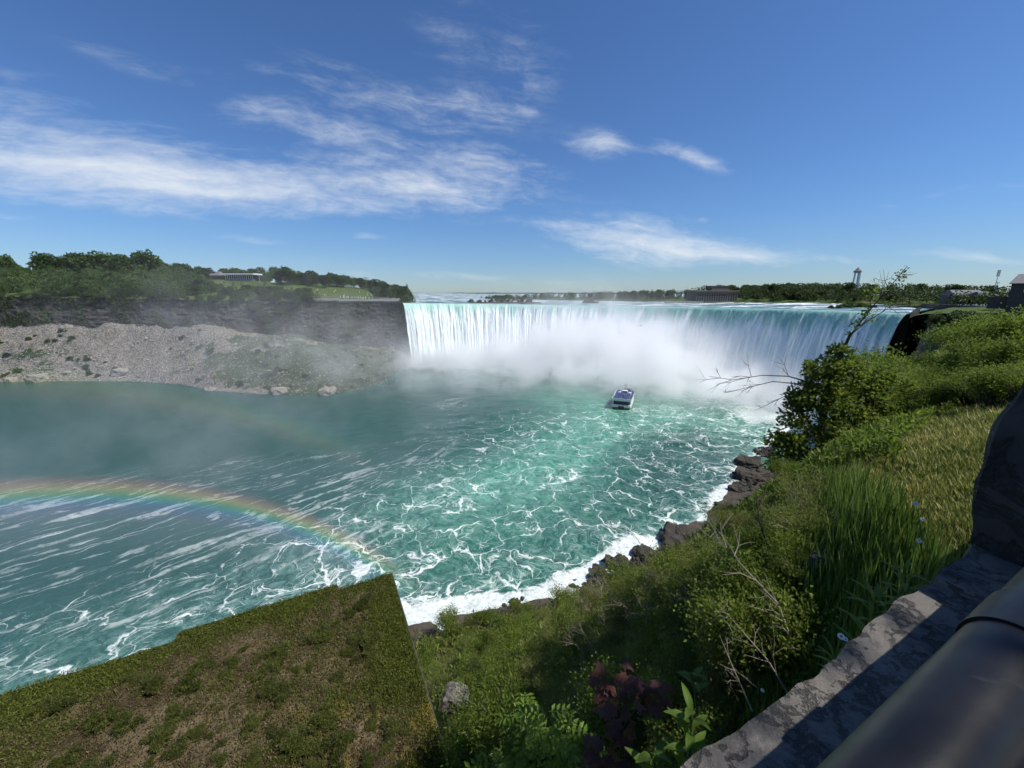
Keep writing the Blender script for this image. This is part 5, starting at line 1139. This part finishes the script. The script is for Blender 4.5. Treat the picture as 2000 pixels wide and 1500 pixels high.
# daisies
M['petal'] = plain('petal', (0.82, 0.82, 0.78), 0.6, 0.2, 0.05, 5); M['flower_eye'] = plain('flower_eye', (0.6, 0.36, 0.03), 0.7, 0.2, 0.2, 30)
def daisy(px, row, y, pxb, rowb, label, r_=0.012):
    hd = at_y(px, row, y); bs = at_y(pxb, rowb, y); e = empty('daisy', bs); tag(e, label, 'flower')
    b = MB(); b.tube(np.array([bs, (bs + hd) / 2 + np.array([0.01, 0, 0.01]), hd]) - bs, 0.0018, 5); put('stem', b.me('stem', M['stalk'], True), e)
    V, T, o = [], [], 0
    for i in range(14):
        a = i * 2 * math.pi / 14; c_, s_ = math.cos(a), math.sin(a); w_ = 0.2
        V += [(0.2 * c_, 0.2 * s_, 0), (0.75 * c_ - w_ * s_, 0.75 * s_ + w_ * c_, 0.06), (c_, s_, 0.0), (0.75 * c_ + w_ * s_, 0.75 * s_ - w_ * c_, 0.06)]; T += [[o, o + 1, o + 2], [o, o + 2, o + 3]]; o += 4
    h_ = put('petals', mesh('petals', np.array(V) * r_, T, M['petal'], smooth=False), e, hd - bs); h_.rotation_mode = 'QUATERNION'; fq = orient(np.array([0, 0, 1.0]), np.cross(np.array([0.3, 0.2, 0]), np.array([0, 0, 1.0]))) if False else Vector(nrm(nrm(np.array([0, 0, H]) - hd) + np.array([0.3, 0, 0.6]))).to_track_quat('Z', 'Y'); h_.rotation_quaternion = fq
    b = MB(); b.tube([(0, 0, 0), (0, 0, 0.12 * r_), (0, 0, 0.22 * r_)], [0.34 * r_, 0.3 * r_, 0.1 * r_], 10); ey = b.build('eye', M['flower_eye'], e, loc=hd - bs); ey.rotation_mode = 'QUATERNION'; ey.rotation_quaternion = fq
daisy(1643, 1243, 1.12, 1640, 1330, 'white daisy pair beside the narrow leaved plant')
daisy(1651, 1248, 1.13, 1643, 1330, 'white daisy close beside another at the parapet edge', 0.009)
daisy(1789, 984, 2.3, 1800, 1080, 'white daisy highest on the grassy shelf by the dark rock', 0.018)
daisy(1802, 1014, 2.2, 1812, 1100, 'white daisy a little below the highest one', 0.014)
daisy(1795, 1056, 2.0, 1805, 1130, 'white daisy lowest on the grassy shelf', 0.014)
daisy(1489, 1348, 1.5, 1492, 1440, 'small white daisy in the shade near the parapet corner', 0.009)

# ================================================================== BOAT
M['hull_white'] = plain('hull_white', (0.70, 0.72, 0.70), 0.4, 0.5, 0.05, 0.6); M['hull_green'] = plain('hull_green', (0.10, 0.20, 0.04), 0.5, 0.4, 0.1, 0.6)
M['deck'] = plain('deck', (0.10, 0.12, 0.16), 0.8, 0.2, 0.2, 1.0)
m, k = mat('poncho'); rnd = k.add('ShaderNodeObjectInfo').outputs['Random']
k.out(k.bsdf(k.ramp(rnd, [(0, (0.035, 0.075, 0.28)), (0.5, (0.07, 0.13, 0.40)), (1, (0.14, 0.2, 0.42))]), 0.4, 0.4)); M['poncho'] = m
m, k = mat('clothes'); rnd = k.add('ShaderNodeObjectInfo').outputs['Random']
k.out(k.bsdf(k.ramp(rnd, [(0, (0.75, 0.74, 0.72)), (0.32, (0.5, 0.46, 0.42)), (0.48, (0.30, 0.06, 0.05)), (0.56, (0.06, 0.09, 0.2)), (0.72, (0.03, 0.03, 0.035)), (0.86, (0.7, 0.7, 0.68))], 'CONSTANT'), 0.8, 0.2)); M['clothes'] = m
def person_mesh(m_, wide=1.0):
    z_ = np.array([0, 0.05, 0.45, 0.85, 1.05, 1.30, 1.42, 1.47, 1.53, 1.62, 1.70, 1.74]); r_ = np.array([0.09, 0.10, 0.12, 0.17 * wide, 0.17 * wide, 0.22 * wide, 0.16 * wide, 0.07, 0.09, 0.105, 0.08, 0.0])
    a = np.arange(8) * math.pi / 4; V = np.stack([np.cos(a)[None] * r_[:, None] * 1.15, np.sin(a)[None] * r_[:, None] * 0.8, np.repeat(z_[:, None], 8, 1)], -1)
    F_ = [[i * 8 + j, i * 8 + (j + 1) % 8, (i + 1) * 8 + (j + 1) % 8, (i + 1) * 8 + j] for i in range(11) for j in range(8)]
    return mesh('person', V.reshape(-1, 3), F_, m_)
PM, CM = person_mesh(M['poncho'], 1.25), person_mesh(M['clothes'])
BH = math.atan2(24.4, 9.8); BC = np.array([66.2, 223.5, 0.0])
boat = empty('tour_boat', BC, BH); tag(boat, 'white two deck tour boat with passengers in blue ponchos nearing the falls', 'boat')
def outline(L_, w, nb=7, stern=-0.5, bowp=0.30):
    pts = [(-L_ / 2, -w / 2 * 0.94), (-L_ / 2 + 0.8, -w / 2)]
    for i in range(nb + 1):
        t_ = i / nb; pts.append((L_ / 2 - L_ * bowp * (1 - t_), -w / 2 * math.cos(t_ * math.pi / 2) ** 0.7))
    return pts + [(x, -y) for x, y in pts[-2::-1]]
def prism(L_, w, z0, z1, k0=1.0, bowp=0.3):
    a = outline(L_, w, bowp=bowp); n_ = len(a); V = [(x * k0, y * k0, z0) for x, y in a] + [(x, y, z1) for x, y in a] + [(0, 0, z0), (0, 0, z1)]
    T = []
    for i in range(n_):
        j = (i + 1) % n_; T += [[i, j, n_ + j], [i, n_ + j, n_ + i], [j, i, 2 * n_], [n_ + i, n_ + j, 2 * n_ + 1]]
    return MB().tri(V, T)
put('hull', prism(27, 10.2, -1.0, 1.5, 0.93).me('hull', M['hull_green']), boat)
put('hull_band', prism(27.4, 10.6, 1.5, 2.7).me('hull_band', M['hull_white']), boat)
put('cabin', prism(25.0, 9.0, 2.7, 5.0).me('cabin', M['dark']), boat)
for sy in (-1, 1):
    for i in range(7):
        b = MB(); b.box((-9.5 + i * 2.6, sy * 4.52, 3.9), (1.9, 0.06, 1.2)); put('window', b.me('window', M['glass']), boat)
for sx in (-11.6, -4, 3.6):
    for sy in (-1, 1):
        b = MB(); b.tube([(sx, sy * 4.9, 2.7), (sx, sy * 4.9, 5.0)], 0.12, 6); put('deck_post', b.me('deck_post', M['hull_white']), boat)
put('upper_deck', prism(26.4, 10.5, 5.0, 5.35).me('upper_deck', M['deck']), boat)
ol = outline(26.6, 10.7); b = MB()
for i in range(len(ol)):
    p_, q_2 = ol[i], ol[(i + 1) % len(ol)]; b.quad([(p_[0], p_[1], 4.95), (q_2[0], q_2[1], 4.95), (q_2[0], q_2[1], 6.3), (p_[0], p_[1], 6.3)], [[0, 1, 2, 3]])
    b.tube([(p_[0], p_[1], 6.35), (q_2[0], q_2[1], 6.35)], 0.06, 4)
put('deck_rail', b.me('deck_rail', M['hull_white']), boat)
b = MB(); b.box((2.5, 0, 6.45), (2.6, 3.0, 2.2)); wh = put('wheelhouse', b.me('wheelhouse', M['hull_white']), boat)
b = MB(); b.box((1.18, 0, 6.9), (0.06, 2.4, 0.8)); put('window', b.me('window', M['glass']), wh)
for sy in (-2.9, 2.9):
    b = MB(); b.box((2.2, sy, 5.9), (2.6, 1.6, 1.1)); put('locker', b.me('locker', M['hull_white']), boat)
b = MB(); b.tube([(6.5, 0, 5.35), (6.5, 0, 11.5)], [0.14, 0.07], 6); b.tube([(6.5, -1.2, 10), (6.5, 1.2, 10)], 0.06, 4); put('mast', b.me('mast', M['dark']), boat)
b = MB(); b.box((-13.75, 0, 1.2), (0.5, 3.2, 2.0)); put('stern_ramp', b.me('stern_ramp', M['dark']), boat)
rp = random.Random(12); npass = 0
cb, sbn = math.cos(BH), math.sin(BH)
while npass < 120:
    lx, ly = rp.uniform(-12.6, 11.5), rp.uniform(-4.8, 4.8)
    if lx > 5 and abs(ly) > 4.9 - (lx - 5) * 0.55: continue
    if 0.6 < lx < 4.4 and abs(ly) < 4.0: continue
    o = put('person', PM, None, BC + np.array([lx * cb - ly * sbn, lx * sbn + ly * cb, 5.35]), rp.uniform(0, 6)); tag(o, 'passenger in a blue poncho standing on the upper deck of the boat', 'person', 'boat passengers'); npass += 1

# ================================================================== ISLAND PARK
def ground_y(px, row, y): return at_y(px, row, y)
LO, LR, LDI = 410, 505, 452
a_, c_ = at_y(410, 549, LDI), at_y(506, 549, LDI); wid = c_[0] - a_[0]; mid_ = (a_ + c_) / 2
pb = empty('park_pavilion', mid_); tag(pb, 'long low white park pavilion among trees on the island', 'building')
b = MB(); b.box((0, 4, 3.0), (wid * 0.98, 8, 6)); put('wall', b.me('wall', M['dark']), pb)
b = MB(); b.box((wid * 0.16, 0.5, 7.4), (wid * 0.66, 16, 1.4)); put('roof', b.me('roof', M['white']), pb)
b = MB(); b.box((-wid * 0.34, 1, 7.0), (wid * 0.30, 14, 2.2), taper=0.7); b.box((-wid * 0.30, 1, 9.0), (wid * 0.10, 7, 2.4), taper=0.4); put('roof', b.me('roof', M['roof_grey']), pb)
for i in range(14):
    b = MB(); b.box((-wid * 0.14 + i * wid * 0.042, -2.4, 4.0), (0.5, 0.5, 5.4)); put('column', b.me('column', M['white']), pb)
b = MB(); b.box((wid * 0.1, -4.5, 0.9), (wid * 0.75, 0.4, 1.8)); put('terrace_wall', b.me('terrace_wall', M['concrete']), pb)
def pole(px, r0, r1, y, label, arms=0, head=None, rad=0.12):
    q0, q1 = at_y(px, r0, y), at_y(px, r1, y); e = empty('lamp_post', q0); tag(e, label, 'lamp post'); hh2 = q1[2] - q0[2]
    b = MB(); b.tube([(0, 0, -1), (0, 0, hh2)], [rad, rad * 0.6], 6); put('post', b.me('post', M['steel']), e)
    b = MB(); b.box((0, 0, hh2 + (head[1] / 2 if head else 0.2)), (head[0], 0.5, head[1]) if head else (1.8, 0.5, 0.5)); put('lamp_head', b.me('lamp_head', M['steel']), e)
pole(507.5, 551, 530.5, 440, 'floodlight mast at the end of the park pavilion', head=(3.2, 0.8), rad=0.25)
pole(564.5, 554, 533, 440, 'slim lamp post on the lawn crest of the island', rad=0.2)
# overlook terrace with wall, rail and people
q0, q1, q2 = at_y(602, 585, 352), at_y(662, 585, 358), at_y(780, 588, 371)
tr = empty('overlook_terrace', q1); tag(tr, 'stone overlook terrace with railing beside the brink of the falls', 'terrace')
for nm, A_, B_2 in (('terrace_wall', q0, q1), ('terrace_wall', q1, q2)):
    dv = B_2 - A_; L_ = np.hypot(dv[0], dv[1]); an = math.atan2(dv[1], dv[0]); c = (A_ + B_2) / 2 - q1
    b = MB(); b.box((c[0], c[1], c[2] + 0.2), (L_, 1.0, 2.2), an); put(nm, b.me(nm, M['concrete']), tr)
    b = MB(); Nn = int(L_ / 2.0)
    b.tube([A_ - q1 + (0, 0, 2.3), B_2 - q1 + (0, 0, 2.3)], 0.07, 4)
    for i in range(Nn + 1): t_ = i / Nn; pp = A_ * (1 - t_) + B_2 * t_ - q1; b.tube([pp + (0, 0, 1.2), pp + (0, 0, 2.3)], 0.06, 4)
    put('railing', b.me('railing', M['steel']), tr)
rq = random.Random(14)
for i in range(62):
    t_ = rq.random(); A_, B_2 = (q1, q2); pp = A_ * (1 - t_) + B_2 * t_ + np.array([rq.uniform(-1, 1), rq.uniform(1.0, 4.0), 1.15]); o = put('person', CM, None, pp, rq.uniform(0, 6)); tag(o, 'visitor standing at the railing of the island overlook', 'person', 'visitors on the island overlook')
for i in range(40):
    px = rq.uniform(600, 752); o = put('person', CM, None, island_at(px, rq.uniform(10, 30)), rq.uniform(0, 6)); tag(o, 'visitor on the lawn above the island overlook', 'person', 'visitors on the island lawn')
# boulders on the far shore
M['pale_rock'] = plain('pale_rock', (0.24, 0.225, 0.195), 0.9, 0.2, 0.45, 0.35, 0.8)
for i, (px, row, w_, lab) in enumerate([(76, 741, 11, 'big pale boulder at the far waterline'), (22, 743, 6, 'pale boulder at the far waterline near the picture edge'), (132, 730, 4, 'small pale boulder above the far waterline'), (232, 728, 9, 'broad grey rock slab half way down the rubble slope'), (130, 640, 8, 'large pale rock at the top of the rubble slope'), (545, 768, 8, 'grey boulder at the foot of the green rubble slope'), (640, 768, 10, 'grey boulder low at the misty end of the rubble slope'), (410, 762, 6, 'small boulder at the water below the green slope')]):
    tv = float(np.interp(row, [lb(px, 2), lb(px, 1)], [1, 0])); P = talus_at(px, tv)
    tag(put('boulder', rock_mesh('boulder', (w_, w_ * 0.8, w_ * 0.55), 600 + i, M['pale_rock'], 12, 0.22 * w_, 0.45, 2.8 / w_), None, P + np.array([0, 0, 0.6]), rr.uniform(0, 3)), lab, 'boulder')
gt = np.random.default_rng(61); nr_ = 9000
ii = gt.integers(90, 640, nr_); jj = gt.integers(6, 57, nr_); C = TA[ii, jj] + gt.normal(size=(nr_, 3)) * np.array([0.8, 0.8, 0]); sz = 0.28 * gt.lognormal(0, 0.5, nr_) + 0.15
oc = np.array([(1, 0, 0), (-1, 0, 0), (0, 1, 0), (0, -1, 0), (0, 0, 0.8), (0, 0, -0.8)]); ft = np.array([[0, 2, 4], [2, 1, 4], [1, 3, 4], [3, 0, 4], [2, 0, 5], [1, 2, 5], [3, 1, 5], [0, 3, 5]])
V = (C[:, None] + (oc[None] * (1 + 0.35 * gt.normal(size=(nr_, 6, 1)))) * sz[:, None, None]).reshape(-1, 3); T = (ft[None] + 6 * np.arange(nr_)[:, None, None]).reshape(-1, 3)
tag(put('rubble', mesh('rubble', V, T, M['pale_rock'], smooth=False)), 'loose stones of the rubble slope across the river', kind='stuff')

# ================================================================== RIGHT SHORE BUILDINGS
M['old_stone'] = plain('old_stone', (0.15, 0.125, 0.105), 0.9, 0.15, 0.3, 0.8, 0.3)
ph = at_y(1398, 591.5, 402); e = empty('power_house', ph, 0.12); tag(e, 'long old stone power house at the river edge before the wood', 'building')
b = MB(); b.box((0, 8, 5.4), (44, 18, 11)); put('wall', b.me('wall', M['old_stone']), e)
b = MB(); b.box((0, 8, 11.6), (46, 20, 1.3)); put('cornice', b.me('cornice', M['old_stone']), e)
b = MB(); b.box((5, 8, 14.2), (18, 10, 3.8)); b.box((5, 8, 16.4), (19, 11, 0.6)); put('attic', b.me('attic', M['old_stone']), e)
for i in range(17):
    b = MB(); b.box((-20.5 + i * 2.56, -1.02, 5.2), (1.5, 0.12, 6.4)); put('window', b.me('window', M['glass']), e)
b = MB(); b.box((-34, 0, 1.0), (40, 2, 1.6)); put('quay_wall', b.me('quay_wall', M['concrete']), e)
# twin leg tower
q0, q1 = at_y(1669, 562, 900), at_y(1669, 526.5, 900); hT = q1[2] - q0[2]; e = empty('observation_tower', q0); tag(e, 'slender grey twin legged tower with pointed cap above the wood', 'tower')
for x in (-6, 6):
    b = MB(); b.tube([(x, 0, -15), (x * 0.75, 0, hT * 0.86)], [2.2 if x < 0 else 3.4, 1.6 if x < 0 else 3.0], 8); put('leg', b.me('leg', M['steel']), e)
b = MB(); b.tube([(0, 0, hT * 0.82), (0, 0, hT * 0.92)], [6.5, 7.5], 10); put('pod', b.me('pod', M['roof_grey']), e)
b = MB(); b.tube([(0, 0, hT * 0.92), (0, 0, hT * 0.97), (0, 0, hT * 1.12)], [7.5, 5, 0.3], 10); put('cap', b.me('cap', M['roof_grey']), e)
pole(1943, 562, 540, 260, 'tall floodlight mast with narrow head over the right wood', head=(1.6, 4.0), rad=0.22)
pole(1941, 580, 553, 240, 'thin plain lamp post beside the low grey roofs', rad=0.14)
# low park houses
for (px0, px1, r0, r1, y, lab) in ((1862, 1925, 584, 567, 250, 'long low park house with dark grey roof in the right wood'), (1918, 1946, 582, 570, 235, 'small park house with pale grey roof beside the lamp post')):
    A_, B_2 = at_y(px0, r0, y), at_y(px1, r0, y); w_ = B_2[0] - A_[0]; hh3 = (r0 - r1) * y / F; e = empty('park_house', (A_ + B_2) / 2); tag(e, lab, 'building')
    b = MB(); b.box((0, 4, hh3 * 0.2 - 2), (w_, 8, hh3 * 0.5 + 4)); put('wall', b.me('wall', M['old_stone']), e)
    b = MB(); b.tri([(-w_ * .54, -1, hh3 * .4), (w_ * .54, -1, hh3 * .4), (w_ * .54, 9, hh3 * .4), (-w_ * .54, 9, hh3 * .4), (-w_ * .46, 4, hh3), (w_ * .46, 4, hh3)], [[0, 1, 5], [0, 5, 4], [2, 3, 4], [2, 4, 5], [1, 2, 5], [3, 0, 4], [1, 0, 3], [1, 3, 2]]); put('roof', b.me('roof', M['roof_grey']), e)
    for i in range(4): b = MB(); b.box((-w_ * 0.38 + i * w_ * 0.25, -0.05, hh3 * 0.15), (w_ * 0.12, 0.1, hh3 * 0.25)); put('window', b.me('window', M['glass']), e)
M['stone_building'] = plain('dark_hall_stone', (0.10, 0.085, 0.072), 0.9, 0.15, 0.3, 0.8, 0.3)
# stone building cut by the picture edge
A_ = at_y(1957, 602, 130); e = empty('stone_hall', A_ + np.array([8.6, -10.6, 0]), -0.9); tag(e, 'dark stone hall with grey gabled roof and round window at the picture edge', 'building')
hw = (602 - 556) * 130 / F; hr = (602 - 538) * 130 / F
b = MB(); b.box((0, 6, hw / 2 - 1), (26, 14, hw + 2)); put('wall', b.me('wall', M['stone_building']), e)
b = MB(); b.tri([(-13.6, -2, hw), (13.6, -2, hw), (13.6, 14, hw), (-13.6, 14, hw), (-12.2, 6, hr), (13.6, 6, hr)], [[0, 1, 5], [0, 5, 4], [2, 3, 4], [2, 4, 5], [1, 2, 5], [3, 0, 4], [1, 0, 3], [1, 3, 2]]); put('roof', b.me('roof', M['roof_grey']), e)
b = MB(); b.tube([(-9.2, -1.0, hw * 0.72), (-9.2, -1.25, hw * 0.72)], 1.15, 20); w_o = put('round_window', b.me('round_window', M['white']), e)
b = MB(); b.tube([(-9.2, -1.2, hw * 0.72), (-9.2, -1.32, hw * 0.72)], 0.85, 20); put('pane', b.me('pane', M['glass']), w_o)
for x in (-4.5, 0.5): b = MB(); b.box((x, -1.03, hw * 0.45), (3.0, 0.1, hw * 0.6)); put('doorway', b.me('doorway', M['glass']), e)
b = MB(); b.box((-15, 4, hw * 0.22), (4, 6, hw * 0.5)); put('annex', b.me('annex', M['stone_building']), e)
# promenade wall and crowd near the brink
A_, B_2 = at_y(1700, 600, 262), at_y(1800, 601.5, 250); C_2 = at_y(2060, 602.5, 150)
e = empty('promenade_wall', B_2); tag(e, 'long low dark stone wall of the promenade on the right', 'wall')
for p1, p2 in ((A_, B_2), (B_2, C_2)):
    dv = p2 - p1; b = MB(); b.box(((p1 + p2) / 2 - B_2) + np.array([0, 0, -0.3]), (np.hypot(dv[0], dv[1]), 0.8, 2.8), math.atan2(dv[1], dv[0])); put('wall_section', b.me('wall_section', M['stone_building']), e)
for i in range(56):
    t_ = rq.random() ** 0.8; pp = B_2 * (1 - t_) + C_2 * t_; dv = nrm(np.array([0.5, 0.86, 0])); pp = pp + dv * rq.uniform(0.8, 3.0) + np.array([0, 0, 0.25]); o = put('person', CM, None, pp, rq.uniform(0, 6)); tag(o, 'visitor in the crowd behind the promenade wall on the right', 'person', 'crowd on the right promenade')
# bird over the spray
q = at_y(1251, 636, 200); V = np.array([(0, 0.5, 0), (0, -0.5, 0), (-0.3, 0.05, 0.15), (-1.1, -0.25, 0.45), (-0.3, -0.2, 0.13), (0.3, 0.05, 0.15), (1.1, -0.25, 0.45), (0.3, -0.2, 0.13), (0.0, 0.0, -0.14), (0, 0, 0.16)])
tag(put('bird', mesh('bird', V, [[0, 2, 9], [2, 4, 9], [2, 3, 4], [4, 1, 9], [0, 9, 5], [5, 9, 7], [5, 7, 6], [7, 9, 1], [0, 8, 2], [2, 8, 4], [4, 8, 1], [0, 5, 8], [5, 7, 8], [7, 1, 8]], M['dark']), None, q, 0.6), 'dark gull flying over the spray before the falls', 'bird')
# ---- added tree out of view behind the parapet, crown shaped to shade the wall
g = np.random.default_rng(701); e = empty('added_shade_tree', (5.6, -1.6, 62.28)); tag(e, 'added unseen tree shading the parapet', 'tree')
def cn(a): return float(np.clip(g.normal(), -1.3, 1.3)) * a
lobes = [((0.65 + cn(0.75), 1.85 + cn(0.6), 5.7 + g.normal() * 0.45), (0.62, 0.62, 0.42)) for _ in range(26)] + [((0.6 + g.normal() * 1.2, -0.6 + g.normal() * 1.1, 6.2 + g.normal() * 0.6), (0.9, 0.9, 0.6)) for _ in range(14)]
put('crown', crown_mesh('crown', g, lobes, 800, 0.16, 0.11, M['leaf_near']), e)
put('trunk', trunk_mesh('trunk', g, 5.4, 0.16, [l[0] for l in lobes[:10]], M['bark'], 8), e)
#@@PART4
# ================================================================== MIST AND RAINBOW
m, k = mat('mist')
p = k.pos()
wv = k.v('SCALE', k.v('SUBTRACT', k.noise(p, 0.03, 2.0, 0.6, col=True), (0.5, 0.5, 0.5)), 15.0)
pw = k.v('ADD', p, wv)
PUFFS = [  # picture position, distance, radii, density
    ((815, 716), 352, (26, 22, 10), 0.030), ((880, 712), 356, (34, 24, 11), 0.040), ((960, 708), 358, (40, 28, 15), 0.050), ((1050, 700), 352, (40, 34, 18), 0.060), ((1130, 692), 332, (38, 36, 21), 0.066),
    ((1210, 690), 302, (32, 34, 20), 0.066), ((1290, 700), 275, (30, 32, 16), 0.060), ((1380, 735), 246, (30, 24, 11), 0.03), ((1470, 750), 220, (28, 20, 9), 0.026),
    ((1545, 770), 198, (24, 16, 8), 0.016), ((1610, 800), 182, (18, 14, 7), 0.012), ((1150, 620), 330, (60, 40, 26), 0.0022), ((1060, 745), 285, (60, 40, 13), 0.010), ((1330, 745), 240, (40, 30, 10), 0.012), ((880, 760), 280, (70, 40, 14), 0.0045), ((700, 720), 285, (80, 55, 30), 0.0032),
    ((950, 718), 340, (46, 20, 8), 0.05), ((1090, 722), 315, (46, 26, 9), 0.055), ((1230, 730), 278, (36, 28, 9), 0.065), ((1350, 742), 250, (32, 24, 8), 0.06), ((1460, 757), 224, (26, 18, 5.5), 0.05), ((1545, 772), 200, (20, 14, 5), 0.04), ((1070, 665), 345, (42, 24, 22), 0.018), ((450, 650), 255, (110, 70, 40), 0.0011), ((380, 960), 130, (80, 45, 26), 0.0017)]
acc = None
for (px, y, r, w) in PUFFS:
    c = at_y(px[0], px[1], y); c[2] = max(c[2], 3.0)
    q = k.v('DIVIDE', k.v('SUBTRACT', pw, c), r)
    g = k.m('MULTIPLY', k.m('POWER', 2.718, k.m('MULTIPLY', k.v('DOT_PRODUCT', q, q), -1.0)), w)
    acc = g if acc is None else k.m('ADD', acc, g)
bil = k.noise(pw, 0.052, 6.0, 0.66)
den = k.m('MULTIPLY', acc, k.lin(bil, 0.40, 0.64, 0.02, 2.3))
den = k.m('MULTIPLY', den, 1.35)
vs = k.add('ShaderNodeVolumePrincipled'); k.put(vs.inputs['Color'], (0.992, 0.996, 1.0)); k.put(vs.inputs['Density'], den); k.put(vs.inputs['Anisotropy'], 0.0)
k.out(None, vs.outputs[0])
b = MB(); b.box((-15, 232, 43), (450, 352, 86))
tag(b.build('mist', m), 'white spray rising from the foot of the falls', 'mist', kind='stuff')

# ---- rainbow: its light painted as colour bands on a thin sheet facing the sun, 42 degrees about the shadow axis
ax_ = -SUN; e1r = nrm(np.cross(ax_, np.array([0, 0, 1.0]))); e2r = np.cross(e1r, ax_)      # e2r points up
if e2r[2] < 0: e1r, e2r = -e1r, -e2r
def phi_of(px, py):
    d_ = unit(ray(px, py)); return math.degrees(math.atan2(d_ @ e1r, d_ @ e2r))
_pl = phi_of(100, 965); _pr = phi_of(830, 1165); SGN = 1 if _pr > _pl else -1
e1r = e1r * SGN; PHI1 = phi_of(850, 1185); PHI2 = phi_of(800, 960)
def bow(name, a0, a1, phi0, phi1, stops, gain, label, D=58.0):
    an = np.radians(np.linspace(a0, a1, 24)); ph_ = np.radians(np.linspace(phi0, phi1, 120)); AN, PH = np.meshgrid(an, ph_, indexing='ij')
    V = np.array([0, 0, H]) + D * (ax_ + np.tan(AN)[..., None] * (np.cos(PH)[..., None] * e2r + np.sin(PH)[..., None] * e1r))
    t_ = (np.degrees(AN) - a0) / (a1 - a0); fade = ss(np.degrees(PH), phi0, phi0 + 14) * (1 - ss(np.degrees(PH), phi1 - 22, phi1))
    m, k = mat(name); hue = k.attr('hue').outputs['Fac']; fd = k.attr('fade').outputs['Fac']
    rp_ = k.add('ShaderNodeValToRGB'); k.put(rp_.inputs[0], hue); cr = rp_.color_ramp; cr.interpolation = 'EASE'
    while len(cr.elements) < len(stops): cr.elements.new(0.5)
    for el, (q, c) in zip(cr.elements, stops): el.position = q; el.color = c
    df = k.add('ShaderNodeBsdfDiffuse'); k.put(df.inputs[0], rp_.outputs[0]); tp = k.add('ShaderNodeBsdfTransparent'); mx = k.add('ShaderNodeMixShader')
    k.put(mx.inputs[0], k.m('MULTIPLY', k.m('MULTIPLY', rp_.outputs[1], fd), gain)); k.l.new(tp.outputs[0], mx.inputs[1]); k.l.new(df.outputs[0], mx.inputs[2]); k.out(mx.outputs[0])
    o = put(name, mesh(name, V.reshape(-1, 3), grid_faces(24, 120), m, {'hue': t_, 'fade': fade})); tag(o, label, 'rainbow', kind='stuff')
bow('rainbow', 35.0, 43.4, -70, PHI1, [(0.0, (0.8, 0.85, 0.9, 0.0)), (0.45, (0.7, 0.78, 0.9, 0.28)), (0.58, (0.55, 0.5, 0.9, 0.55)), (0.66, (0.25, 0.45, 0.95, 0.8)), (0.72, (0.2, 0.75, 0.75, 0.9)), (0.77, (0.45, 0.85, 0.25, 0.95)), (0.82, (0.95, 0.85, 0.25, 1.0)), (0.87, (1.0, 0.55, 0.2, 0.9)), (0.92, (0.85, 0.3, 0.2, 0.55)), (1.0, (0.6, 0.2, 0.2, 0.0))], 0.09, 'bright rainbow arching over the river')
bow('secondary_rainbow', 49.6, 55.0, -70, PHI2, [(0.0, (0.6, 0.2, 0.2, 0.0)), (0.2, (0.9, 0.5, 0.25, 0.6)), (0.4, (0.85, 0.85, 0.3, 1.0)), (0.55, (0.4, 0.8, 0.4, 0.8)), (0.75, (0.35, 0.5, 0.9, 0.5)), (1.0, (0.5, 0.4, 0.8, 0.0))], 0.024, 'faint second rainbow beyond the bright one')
